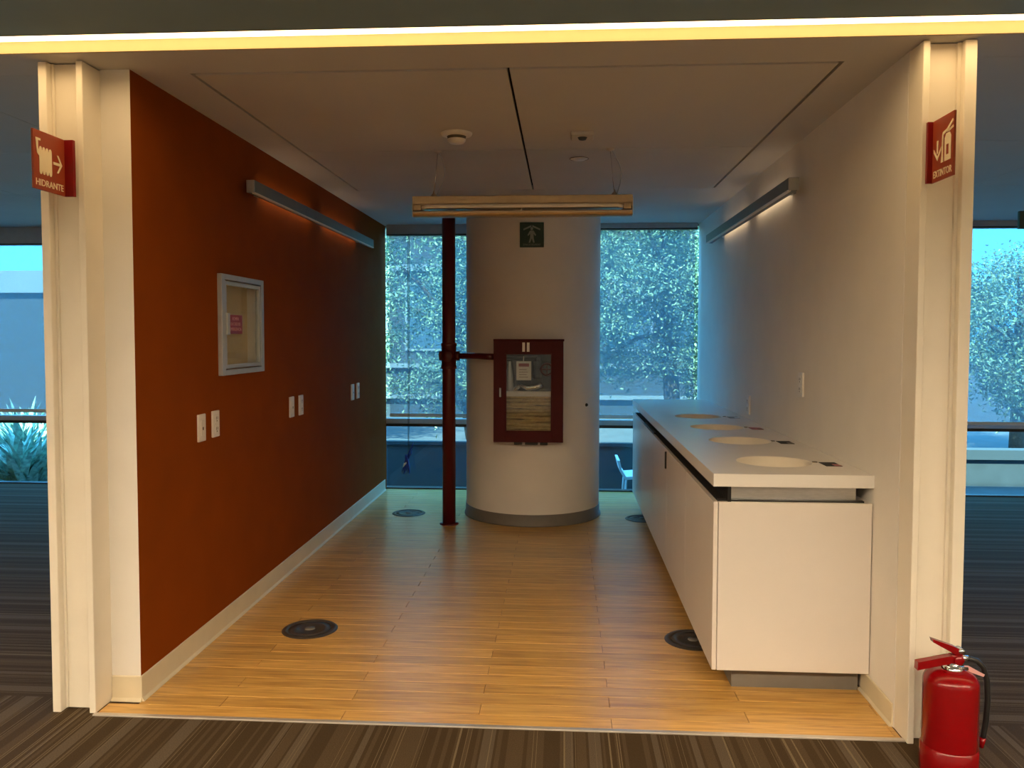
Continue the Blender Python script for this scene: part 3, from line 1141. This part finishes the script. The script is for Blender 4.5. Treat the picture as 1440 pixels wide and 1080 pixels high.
# ------------------------------------------------------------------ floor boxes
def floor_box(x, y, label):
    t = empty('floor_box', (x, y, 0))
    q = MB()
    q.lathe([(0.108, 0.001), (0.109, 0.006), (0.134, 0.005), (0.140, 0.0)], x, y, n=40)
    q.build('rim', 'floor_box', t)
    q = MB()
    q.lathe([(0.106, 0.0), (0.106, 0.0035), (0.070, 0.0045), (0.068, 0.003), (0.030, 0.0035), (0.0, 0.0035)], x, y, n=40)
    q.build('lid', 'floor_box', t)
    q = MB()
    q.lathe([(0.026, 0.003), (0.024, 0.007), (0.0, 0.008)], x, y, n=20)
    q.build('lid_knob', 'grey_base', t)
    tag(t, label, 'floor box', 'round floor boxes in the plank floor')


floor_box(-1.285, 4.04, 'round dark floor box in the planks below the emergency cabinet')
floor_box(-1.296, 6.775, 'round dark floor box in the planks between red wall and riser pipe')
floor_box(0.645, 4.02, 'round dark floor box half under the near end of the cabinets')
floor_box(0.652, 6.70, 'round dark floor box half under the cabinets beside the round column')

# ------------------------------------------------------------------ cabinets and countertop
XC, ZC, YC1, YC2 = 0.6233, 0.9298, 3.4073, 7.3894
XW = BX + 0.002
CB, CT = 0.102, 0.812
CW = 0.77
names = ['white cabinet unit at the near end, its side panel facing the carpet',
         'white cabinet unit second from the carpet end, door without handle',
         'white cabinet unit in the middle of the row, with a black door pull',
         'white cabinet unit second from the window end of the row',
         'white cabinet unit at the window end of the row']
for i in range(5):
    y0 = YC1 + 0.004 + i * CW
    y1 = min(y0 + CW, YC2 - 0.01) if i < 4 else YC2 - 0.03
    t = empty('cabinet_unit', ((XC + XW) / 2, y0, 0))
    ys = y0 + (0.018 if i == 0 else 0.0)
    b = MB()
    b.box(XC + 0.024, XW - 0.001, ys, y1 - 0.001, CB, CT - 0.002)
    b.box(XC + 0.074, XC + 0.090, y0 + (0.055 if i == 0 else 0), y1 - 0.001, CT - 0.002, 0.877)
    b.build('body', 'cab', t)
    b = MB()
    b.box(XC + 0.002, XC + 0.021, y0 + 0.003, y1 - 0.003, CB, CT, bev=0.002)
    dr = b.build('door', 'cab', t)
    if i == 2 or i == 1:
        pass
    if i == 2:
        q = MB()
        q.box(XC - 0.008, XC + 0.003, y0 + 0.010, y0 + 0.026, 0.696, 0.800, bev=0.003)
        q.build('pull', 'black', dr)
    if i == 3:
        q = MB()
        q.box(XC + 0.010, XC + 0.030, y0 + 0.02, y1 - 0.05, CT - 0.004, CT + 0.012, bev=0.003)
        q.build('grip_rail', 'black', dr)
    b = MB()
    b.box(XC + 0.060, XC + 0.074, y0 + (0.004 if i == 0 else 0), y1, CT - 0.001, 0.8765)
    b.box(XC + 0.0235, XC + 0.060, y0 + (0.019 if i == 0 else 0), y1, CT - 0.003, CT + 0.001)
    b.build('finger_channel', 'void', t)
    b = MB()
    b.box(XC + 0.10, XC + 0.112, y0 + (0.08 if i == 0 else 0), y1, 0.0, CB)
    if i == 0:
        b.box(XC + 0.112, XW - 0.02, y0 + 0.08, y0 + 0.092, 0.0, CB)
    b.build('toe_kick', 'alu_paint' if False else 'grey_base', t)
    if i == 0:
        b = MB()
        b.box(XC + 0.023, XW - 0.004, y0, y0 + 0.0175, CB, CT, bev=0.0015)
        b.build('side_panel', 'cab', t)
        b = MB()
        b.box(XC + 0.075, XW - 0.055, y0 + 0.047, y0 + 0.0545, CT, 0.8765)
        b.build('side_channel', 'alu', t)
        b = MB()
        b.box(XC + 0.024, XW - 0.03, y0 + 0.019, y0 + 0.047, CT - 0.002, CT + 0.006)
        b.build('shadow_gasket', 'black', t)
    tag(t, names[i], 'cabinet', 'white waste cabinets along the right wall')

# countertop with four funnels
HR = 0.166
holes = [(0.957, 3.765), (0.962, 4.508), (0.962, 5.170), (0.955, 5.850)]
b = MB()
bounds = [YC1, 4.14, 4.84, 5.51, 6.20]
ZU = 0.877
NS = 64
bm = b.bm
for i, (hx, hy) in enumerate(holes):
    xa, xb, ya, yb_ = XC, XW, bounds[i], bounds[i + 1]
    ang = [2 * PI * k / NS for k in range(NS)]
    for c in ((xa, ya), (xb, ya), (xb, yb_), (xa, yb_)):
        th = math.atan2(c[1] - hy, c[0] - hx) % (2 * PI)
        j = min(range(NS), key=lambda k: abs((ang[k] - th + PI) % (2 * PI) - PI))
        ang[j] = th
    inner, outer = [], []
    for th in ang:
        dx, dy = math.cos(th), math.sin(th)
        s = min((xb - hx) / dx if dx > 1e-9 else 9, (xa - hx) / dx if dx < -1e-9 else 9,
                (yb_ - hy) / dy if dy > 1e-9 else 9, (ya - hy) / dy if dy < -1e-9 else 9)
        inner.append(bm.verts.new((hx + HR * dx, hy + HR * dy, ZC)))
        outer.append(bm.verts.new((hx + s * dx, hy + s * dy, ZC)))
    for k in range(NS):
        k2 = (k + 1) % NS
        bm.faces.new((inner[k], outer[k], outer[k2], inner[k2]))


def quad(*pts):
    bm.faces.new([bm.verts.new(p) for p in pts])


quad((XC, bounds[4], ZC), (XW, bounds[4], ZC), (XW, YC2, ZC), (XC, YC2, ZC))
quad((XC, YC1, ZU), (XC, YC2, ZU), (XW, YC2, ZU), (XW, YC1, ZU))
quad((XC, YC1, ZU), (XW, YC1, ZU), (XW, YC1, ZC), (XC, YC1, ZC))
quad((XC, YC2, ZU), (XC, YC2, ZC), (XW, YC2, ZC), (XW, YC2, ZU))
quad((XC, YC1, ZU), (XC, YC1, ZC), (XC, YC2, ZC), (XC, YC2, ZU))
quad((XW, YC1, ZU), (XW, YC2, ZU), (XW, YC2, ZC), (XW, YC1, ZC))
top = empty('countertop', ((XC + XW) / 2, YC1, ZU))
b.build('slab', 'top', top, recalc=False)
for hx, hy in holes:
    q = MB()
    q.lathe([(HR, ZC), (HR - 0.003, ZC - 0.0015), (HR - 0.006, ZC - 0.006), (HR - 0.012, ZC - 0.030), (HR - 0.030, ZC - 0.052),
             (0.100, ZC - 0.075), (0.082, ZC - 0.095)], hx, hy, n=64)
    q.lathe([(0.082, ZC - 0.095), (0.081, ZC - 0.104), (0.0, ZC - 0.106)], hx, hy, n=64, mi=1)
    q.build('waste_funnel', ['bowl', 'slot'], top)
tag(top, 'long white countertop with four round waste openings along the white wall', 'countertop')

# stickers by the openings
stk = [('void', 'sticker_red', 'dark waste label with red corner beside the opening nearest the carpet'),
       ('void', 'slot', 'black waste label beside the second opening from the carpet end'),
       ('sticker_red', 'slot', 'red waste label beside the third opening from the carpet end'),
       ('floor_box', 'alu_paint', 'grey waste label beside the opening closest to the window')]
for (hx, hy), (c1, c2, lab) in zip(holes, stk):
    t = empty('waste_label', (1.18, hy - 0.06, ZC))
    q = MB()
    q.box(1.152, 1.222, hy - 0.125, hy - 0.015, ZC - 0.0002, ZC + 0.0016)
    q.build('card', c1, t)
    q = MB()
    q.box(1.190, 1.220, hy - 0.122, hy - 0.075, ZC + 0.0014, ZC + 0.0022)
    q.build('corner_print', c2, t)
    q = MB()
    q.box(1.128, 1.146, hy - 0.02, hy + 0.0, ZC - 0.0002, ZC + 0.003)
    q.build('edge_tab', 'slot', t)
    tag(t, lab, 'label', 'waste labels on the countertop')


# ------------------------------------------------------------------ flag signs
def flag_sign(x, yfar, ynear, z0, z1, side, word, label, fl):
    """panel sticking out of a column toward the corridor; side +1 = printed face looks to +x"""
    t = empty('safety_flag_sign', (x, yfar, z0))
    th = 0.008
    xa, xb = (x - th, x) if side > 0 else (x, x + th)
    q = MB()
    q.box(xa, xb, ynear, yfar, z0, z1, bev=0.0015)
    q.build('panel', 'sign_red', t)
    q = MB()
    f0, f1 = (x - th, x + fl) if side > 0 else (x - fl, x + th)
    q.box(f0, f1, yfar - 0.016, yfar + 0.0005, z0, z1, bev=0.0015)
    q.build('mounting_flange', 'sign_edge', t)
    L, hh = yfar - 0.016 - ynear, z1 - z0
    yc = (yfar - 0.016 + ynear) / 2
    F = frame((x + side * 0.0006, yc, z0), (0, side, 0), (0, 0, 1))
    mp = mapper(F)
    text('lettering', word, 0.034, F @ Matrix.Translation((0, 0.026 if side > 0 else 0.024, 0.0)), 'sign_ink', t, width=L * 0.88, bold=0.0004)

    def pr(name, polys):
        q = MB()
        for po in polys:
            q.prism(po, -0.0004, 0.0012, mp)
        q.build(name, 'sign_ink', t)
    if side > 0:
        # folded hose: a block with scalloped top and bottom, nozzle at its upper corner
        po = []
        xs0, xs1, nb = -0.062, 0.014, 4
        wb = (xs1 - xs0) / nb
        for k in range(nb):
            for j in range(6):
                a = PI - PI * j / 5
                po.append((xs0 + wb * (k + 0.5) + wb * 0.42 * math.cos(a), 0.150 - 0.006 * 0 + 0.013 * math.sin(a) - 0.004))
        for k in range(nb - 1, -1, -1):
            for j in range(6):
                a = -PI * j / 5
                po.append((xs0 + wb * (k + 0.5) + wb * 0.42 * math.cos(a), 0.070 + 0.013 * math.sin(a)))
        noz = [(-0.080, 0.186), (-0.052, 0.186), (-0.052, 0.178), (-0.066, 0.178), (-0.066, 0.150), (-0.060, 0.140), (-0.060, 0.122), (-0.072, 0.130), (-0.076, 0.150)]
        pr('hose_print', [po[::-1], noz])
        ar = [[(0.022, 0.117), (0.066, 0.117), (0.066, 0.107), (0.022, 0.107)],
              [(0.044, 0.145), (0.053, 0.145), (0.076, 0.112), (0.053, 0.079), (0.044, 0.079), (0.066, 0.112)]]
        pr('arrow_print', ar)
    else:
        # extinguisher pictogram and a downward arrow
        body = [[(0.016, 0.058), (0.062, 0.058), (0.062, 0.136), (0.052, 0.150), (0.026, 0.150), (0.016, 0.136)],
                [(0.030, 0.154), (0.050, 0.154), (0.050, 0.164), (0.030, 0.164)],
                [(0.030, 0.166), (0.072, 0.190), (0.076, 0.182), (0.044, 0.162)],
                [(0.044, 0.160), (0.076, 0.168), (0.078, 0.160), (0.046, 0.154)],
                [(-0.010, 0.058), (0.006, 0.058), (0.004, 0.090), (0.006, 0.150), (0.030, 0.158), (0.030, 0.166), (0.0, 0.160), (-0.004, 0.150), (-0.006, 0.090)]]
        pr('extinguisher_print', body)
        q = MB()
        q.prism([(0.030, 0.078), (0.046, 0.078), (0.046, 0.112), (0.030, 0.112)], 0.0008, 0.0016, mp)
        q.build('window_print', 'sign_red', t)
        ar = [[(-0.043, 0.140), (-0.033, 0.140), (-0.033, 0.095), (-0.043, 0.095)],
              [(-0.066, 0.114), (-0.038, 0.084), (-0.010, 0.114), (-0.010, 0.102), (-0.038, 0.070), (-0.066, 0.102)]]
        pr('arrow_print', ar)
    tag(t, label, 'sign')


flag_sign(-1.912, 3.070, 2.868, 2.030, 2.245, 1, 'HIDRANTE', 'red hydrant flag sign reading HIDRANTE on the cream column', 0.034)
flag_sign(1.303, 3.034, 2.862, 2.042, 2.258, -1, 'EXTINTOR', 'red flag sign reading EXTINTOR on the cream column', 0.018)

# ------------------------------------------------------------------ fire extinguisher
EX, EY = 1.338, 2.858
t = empty('fire_extinguisher', (EX, EY, 0))
b = MB()
R = 0.088
prof = [(0.0, 0.006), (R - 0.012, 0.0), (R - 0.002, 0.004), (R, 0.018), (R, 0.312)]
for k in range(1, 8):
    a = k * PI / 2 / 7
    prof.append((0.030 + (R - 0.030) * math.cos(a), 0.312 + 0.045 * math.sin(a)))
b.lathe(prof, EX, EY, n=48)
b.build('cylinder', 'ext_red', t)
b = MB()
b.lathe([(R + 0.004, 0.0), (R + 0.005, 0.004), (R + 0.005, 0.085), (R - 0.001, 0.094)], EX, EY, n=48)
b.build('foot_ring', 'ext_red', t)
b = MB()
b.lathe([(0.030, 0.352), (0.032, 0.362), (0.024, 0.366), (0.022, 0.376), (0.018, 0.380)], EX + 0.006, EY, n=24)
b.build('neck_collar', 'steel', t)
b = MB()
b.box(EX - 0.006, EX + 0.034, EY - 0.015, EY + 0.015, 0.376, 0.408, bev=0.004)
b.build('valve_head', 'ext_red', t)
mp = lambda u, v, d: Vector((EX + u, EY + d, v))
b = MB()
b.prism([(0.028, 0.408), (0.020, 0.384), (-0.118, 0.352), (-0.117, 0.380), (-0.02, 0.402)], -0.014, 0.014, mp)
b.build('carry_handle', 'ext_red', t)
b = MB()
b.prism([(0.036, 0.420), (0.030, 0.402), (0.0, 0.414), (-0.066, 0.450), (-0.070, 0.462), (0.006, 0.437)], -0.012, 0.012, mp)
b.build('squeeze_lever', 'ext_red', t)
b = MB()
b.lathe([(0.0, -0.018), (0.010, -0.018), (0.010, 0.018), (0.0, 0.018)], n=16)
b.xform(frame((EX + 0.028, EY, 0.421), (1, 0, 0), (0, 0, 1)))
b.build('lever_pin', 'steel', t)
b = MB()
b.lathe([(0.0, 0.006), (0.015, 0.006), (0.017, 0.0), (0.0, 0.0)], n=20)
b.xform(frame((EX + 0.018, EY - 0.017, 0.392), (1, 0, 0), (0, 0, 1)))
b.build('pressure_gauge', 'ext_red', t)
b = MB()
b.tube([(EX + 0.03, EY, 0.394), (EX + 0.056, EY, 0.394)], 0.010, 12)
b.tube([(EX - 0.02, EY - 0.01, 0.366), (EX + 0.05, EY - 0.012, 0.362)], 0.006, 10)
b.build('hose_fitting', 'steel', t)
b = MB()
pts = [(EX + 0.054, EY, 0.394), (EX + 0.085, EY, 0.386), (EX + 0.108, EY, 0.362), (EX + 0.120, EY, 0.318), (EX + 0.124, EY, 0.25),
       (EX + 0.121, EY, 0.18), (EX + 0.112, EY, 0.115)]
pp = []
for i in range(len(pts) - 1):
    for k in range(4):
        pp.append(Vector(pts[i]).lerp(Vector(pts[i + 1]), k / 4))
pp.append(Vector(pts[-1]))
b.tube(pp, 0.0095, 12)
b.build('hose', 'rubber', t)
b = MB()
b.tube([(EX + 0.112, EY, 0.118), (EX + 0.108, EY, 0.082)], [0.011, 0.007], 12)
b.build('nozzle', 'ext_red', t)
b = MB()
b.prism([(0.038, 0.372), (0.052, 0.372), (0.108, 0.342), (0.104, 0.334), (0.05, 0.352)], -0.010, -0.008, mp)
b.build('service_tag', 'sticker_pink', t)
b = MB()                                                       # paper label wrapped round the far left flank
va = []
for k in range(9):
    a = PI * 0.70 + PI * 0.235 * k / 8
    va.append((EX + (R + 0.0012) * math.cos(a), EY + (R + 0.0012) * math.sin(a)))
for k in range(8):
    (x0, y0), (x1, y1) = va[k], va[k + 1]
    f = b.bm.faces.new([b.bm.verts.new(p) for p in ((x0, y0, 0.112), (x1, y1, 0.112), (x1, y1, 0.298), (x0, y0, 0.298))])
lab = b.build('paper_label', 'paper', t)
b = MB()
for z0, z1 in ((0.27, 0.285), (0.13, 0.155)):
    for k in range(7):
        (x0, y0), (x1, y1) = va[k], va[k + 1]
        x0, y0, x1, y1 = [c + (c - o) * 0.008 for c, o in ((x0, EX), (y0, EY), (x1, EX), (y1, EY))]
        b.bm.faces.new([b.bm.verts.new(p) for p in ((x0, y0, z0), (x1, y1, z0), (x1, y1, z1), (x0, y0, z1))])
b.build('label_print', 'slot', t)
tag(t, 'red fire extinguisher with black hose standing on the carpet by the column', 'fire extinguisher')

# ------------------------------------------------------------------ blue film on the shade cord
t = empty('cord_bundle', (-1.49, 7.765, 0.17))
random.seed(3)
b = MB()
for k in range(9):
    x, z = -1.505 + random.uniform(-0.012, 0.012), 0.30 + random.uniform(-0.04, 0.05)
    pts = [(x, 7.768, z)]
    dx = random.uniform(-0.5, 0.5)
    for j in range(1, 4):
        pts.append((x + dx * 0.03 * j + random.uniform(-.008, .008), 7.768 - random.uniform(0, 0.02), z - 0.036 * j))
    b.tube(pts, [0.011, 0.013, 0.010, 0.004], 6)
b.build('film_wrap', 'blue', t)
b = MB()
b.tube([(-1.492, 7.768, 0.33), (-1.475, 7.766, 0.38), (-1.455, 7.764, 0.42), (-1.437, 7.765, 0.465)], [0.012, 0.008, 0.007, 0.003], 6)
b.tube([(-1.49, 7.768, 0.31), (-1.462, 7.764, 0.36), (-1.452, 7.764, 0.392)], [0.009, 0.006, 0.003], 6)
b.build('loose_end', 'blue', t)
b = MB()
b.tube([(-1.530, 7.755, 0.225), (-1.515, 7.752, 0.262), (-1.500, 7.755, 0.285)], [0.012, 0.016, 0.006], 8)
b.build('white_tag', 'paper', t)
b = MB()
b.tube([(-1.545, 7.76, 0.20)] + [(-1.52 + 0.035 * math.cos(PI + k * PI / 6), 7.76, 0.195 + 0.028 * math.sin(PI + k * PI / 6)) for k in range(7)], 0.0028, 6)
b.build('cord_loop', 'dark_frame', t)
tag(t, 'blue plastic film knotted round the hanging shade cord', 'cord knot')

# ------------------------------------------------------------------ hanging exit sign in the right bay
t = empty('hanging_exit_sign', (3.07, 5.5, 2.19))
b = MB()
b.box(2.922, 3.22, 5.485, 5.515, 2.192, 2.306, bev=0.004)
b.build('panel', 'green', t)
for xx in (2.98, 3.16):
    b = MB()
    b.tube([(xx, 5.5, 2.30), (xx, 5.5, H)], 0.004, 8)
    b.build('hanger_rod', 'dark_frame', t)
tag(t, 'dark green sign hung from the ceiling beyond the extinguisher column', 'sign')

# ================================================================== OUTDOORS
GZ = -0.35
b = MB()
b.box(-45, 45, D + 0.12, 70, GZ - 0.3, GZ)
g = b.build('ground', 'paving')
struct(g)


def leaf_cloud(name, n, sampler, size, mats, parent, aspect=0.42, droop=0.5, seed=1):
    rnd = random.Random(seed)
    vs_, fs, mi = [], [], []
    for i in range(n):
        c = Vector(sampler(rnd))
        d = Vector((rnd.gauss(0, 1), rnd.gauss(0, 1), rnd.gauss(-droop, 0.7))).normalized()
        s = d.cross(Vector((rnd.gauss(0, 1), rnd.gauss(0, 1), rnd.gauss(0, 1)))).normalized()
        L = size * rnd.uniform(0.6, 1.35)
        wv = s * L * aspect * 0.5
        nrm = d.cross(s) * L * 0.10
        k = len(vs_)
        vs_ += [c, c + d * L * 0.45 + wv + nrm, c + d * L, c + d * L * 0.45 - wv + nrm]
        fs += [(k, k + 1, k + 2), (k, k + 2, k + 3)]
        m_ = 0 if rnd.random() < 0.6 else 1
        mi += [m_, m_]
    me = bpy.data.meshes.new(name)
    me.from_pydata([tuple(v) for v in vs_], [], fs)
    me.polygons.foreach_set('material_index', mi)
    o = link(name, me, mats, parent)
    o['kind'] = 'stuff'
    return o


def tree(x, y, h, rx, rz, zc, n, size, label, seed, mats=('leaf_a', 'leaf_b'), clusters=26, lean=0.0, crad=0.42):
    t = empty('tree', (x, y, GZ))
    rnd = random.Random(seed)
    cl = []
    for k in range(clusters):
        while True:
            p = Vector((rnd.uniform(-1, 1), rnd.uniform(-1, 1), rnd.uniform(-1, 1)))
            if 0.25 < p.length < 1:
                break
        cl.append(Vector((x + lean + p.x * rx, y + p.y * rx * 0.8, zc + p.z * rz)))
    q = MB()
    top_ = Vector((x + lean, y, zc + rz * 0.5))
    q.tube([(x, y, GZ), (x + lean * 0.3, y, GZ + (zc - GZ) * 0.4), (x + lean * 0.7, y, zc), tuple(top_)], [0.13, 0.11, 0.08, 0.03], 10)
    q.build('trunk', 'bark', t)
    for c in cl[:10]:
        q = MB()
        a = Vector((x + lean * 0.5, y, GZ + (zc - GZ) * rnd.uniform(0.5, 1.0)))
        mid = a.lerp(c, 0.5) + Vector((0, 0, 0.12))
        q.tube([a, mid, c], [0.05, 0.032, 0.012], 7)
        q.build('branch', 'bark', t)

    def smp(r):
        c = cl[int(r.random() * len(cl))]
        return c + Vector((r.gauss(0, crad), r.gauss(0, crad), r.gauss(0, crad * 0.8)))
    leaf_cloud('foliage', n, smp, size, list(mats), t, seed=seed + 5)
    return tag(t, label, 'tree', 'trees outside the facade')


tree(-1.25, 11.9, 5, 1.25, 1.9, 2.2, 26000, 0.065, 'leafy tree seen through the window between red wall and round column', 11, clusters=80, lean=-0.55, crad=0.17)
tree(1.55, 11.2, 5, 1.3, 1.6, 2.1, 42000, 0.058, 'dense tree seen through the window above the waste counter', 21, clusters=90, lean=-0.25, crad=0.17)
tree(7.1, 13.2, 4, 1.8, 1.20, 1.58, 34000, 0.064, 'rounded bright tree seen through the window beyond the extinguisher column', 31, clusters=75, crad=0.19)
tree(-4.6, 13.5, 5, 1.2, 1.6, 2.6, 5000, 0.13, 'tree standing outside between hydrant column and red wall', 41, clusters=18)
tree(4.1, 16.5, 5, 1.0, 1.7, 2.3, 7000, 0.12, 'tree standing outside beyond the white wall', 51, clusters=22, crad=0.20)


# strap leaved shrubs below the left window
def shrub(x, y, n, h, label, seed):
    t = empty('shrub', (x, y, GZ))
    rnd = random.Random(seed)
    q = MB()
    for k in range(n):
        a = rnd.uniform(0, 2 * PI)
        L = h * rnd.uniform(0.30, 1.10)
        sp = rnd.uniform(0.35, 1.05)
        base = Vector((x + rnd.uniform(-0.16, 0.16), y + rnd.uniform(-0.16, 0.16), GZ))
        dr = Vector((math.cos(a), math.sin(a), 0))
        sd = Vector((-math.sin(a), math.cos(a), 0))
        prev = None
        for j in range(7):
            u = j / 6
            p = base + dr * (min(sp * max(L, 0.5) * 0.72, 0.46) * u ** 1.5 + 0.02 * u) + Vector((0, 0, L * (u * 1.15 - 0.55 * u * u * sp)))
            wd = 0.036 * math.sin(PI * min(0.98, u * 0.85 + 0.13))
            pa, pb = q.bm.verts.new(p + sd * wd), q.bm.verts.new(p - sd * wd)
            if prev:
                q.bm.faces.new((prev[0], pa, pb, prev[1]))
            prev = (pa, pb)
    o = q.build('strap_leaves', 'leaf_c', t, recalc=False)
    o['kind'] = 'stuff'
    q = MB()
    q.lathe([(0.10, GZ), (0.12, GZ + 0.05), (0.06, GZ + 0.14), (0.0, GZ + 0.15)], x, y, n=12)
    q.build('root_crown', 'bark', t)
    return tag(t, label, 'shrub', 'strap leaved shrubs outside the window')


k = 0
for x, y in ((-6.02, 8.72), (-7.36, 8.72), (-4.68, 8.72), (-6.90, 10.06), (-5.56, 10.06), (-7.75, 11.40)):
    shrub(x, y, 260, 0.92, 'strap leaved shrub below the window behind the hydrant sign column', 60 + k)
    k += 1


# neighbouring buildings
def building(x0, x1, y0, depth, z1, bands, wins, label, pale=None):
    t = empty('building', ((x0 + x1) / 2, y0, GZ))
    q = MB()
    q.box(x0, x1, y0, y0 + depth, GZ, z1)
    q.build('wall', 'facade', t)
    for za, zb in bands:
        q = MB()
        q.box(x0 - 0.02, x1 + 0.02, y0 - 0.10, y0 + 0.05, za, zb)
        q.build('ledge', 'facade_light', t)
    for xa, xb, za, zb in wins:
        q = MB()
        q.box(xa, xb, y0 - 0.04, y0 + 0.05, za, zb)
        w = q.build('window_frame', 'facade_light', t)
        q = MB()
        q.box(xa + 0.06, xb - 0.06, y0 - 0.05, y0 + 0.04, za + 0.06, zb - 0.06)
        q.build('pane', 'facade_glass', w)
    if pale:
        xa, xb, za, zb = pale
        q = MB()
        q.box(xa, xb, y0 - 0.25, y0 + 0.02, za, zb)
        q.build('awning', 'facade_light', t)
    return tag(t, label, 'building')


building(-26, -7.2, 18, 6, 2.9, [(2.45, 2.95)], [], 'low plain building seen behind the hydrant sign column')
building(-7.0, 4.8, 18.5, 6, 6.5, [(0.76, 0.86), (0.06, 0.15), (2.95, 3.1)],
         [(-6.6 + 1.5 * i, -5.5 + 1.5 * i, 1.15, 2.7) for i in range(7)], 'grey building with pale ledges behind the trees', pale=(0.75, 1.75, 2.24, 2.78))

# low wall outside the right bay and one in the middle
b = MB()
b.box(4.2, 9.5, 10.4, 10.55, GZ, -0.02, mi=0)
b.box(4.2, 9.5, 10.36, 10.58, -0.02, 0.10, mi=1)
t = b.build('garden_wall', ['paving', 'facade'])
tag(t, 'low pale garden wall outside beyond the extinguisher column', 'wall')
b = MB()
b.box(-3.4, 2.9, 9.9, 10.1, GZ, 0.16)
b.box(-3.42, 2.92, 9.88, 10.12, 0.16, 0.20)
t = b.build('planter_wall', ['facade'])
tag(t, 'low grey planter wall outside in front of the trees', 'wall')

# white outdoor chair
t = empty('garden_chair', (0.80, 9.2, GZ))
b = MB()
b.prism([(0.0, 0.0), (0.03, 0.0), (0.05, -0.10), (0.10, -0.18), (0.34, -0.16), (0.34, -0.19), (0.09, -0.215), (0.03, -0.12)], -0.22, 0.22,
        lambda u, v, d: Vector((0.595 + u, 9.2 + d, 0.13 + v)))
b.build('shell', 'paper', t)
for dx in (0.70, 0.91):
    for dy in (-0.18, 0.18):
        q = MB()
        q.tube([(dx, 9.2 + dy, -0.06), (dx + (0.02 if dx > 0.8 else -0.02), 9.2 + dy, GZ)], 0.012, 8)
        q.build('leg', 'paper', t)
tag(t, 'white outdoor chair seen through the lower pane beside the counter', 'chair')
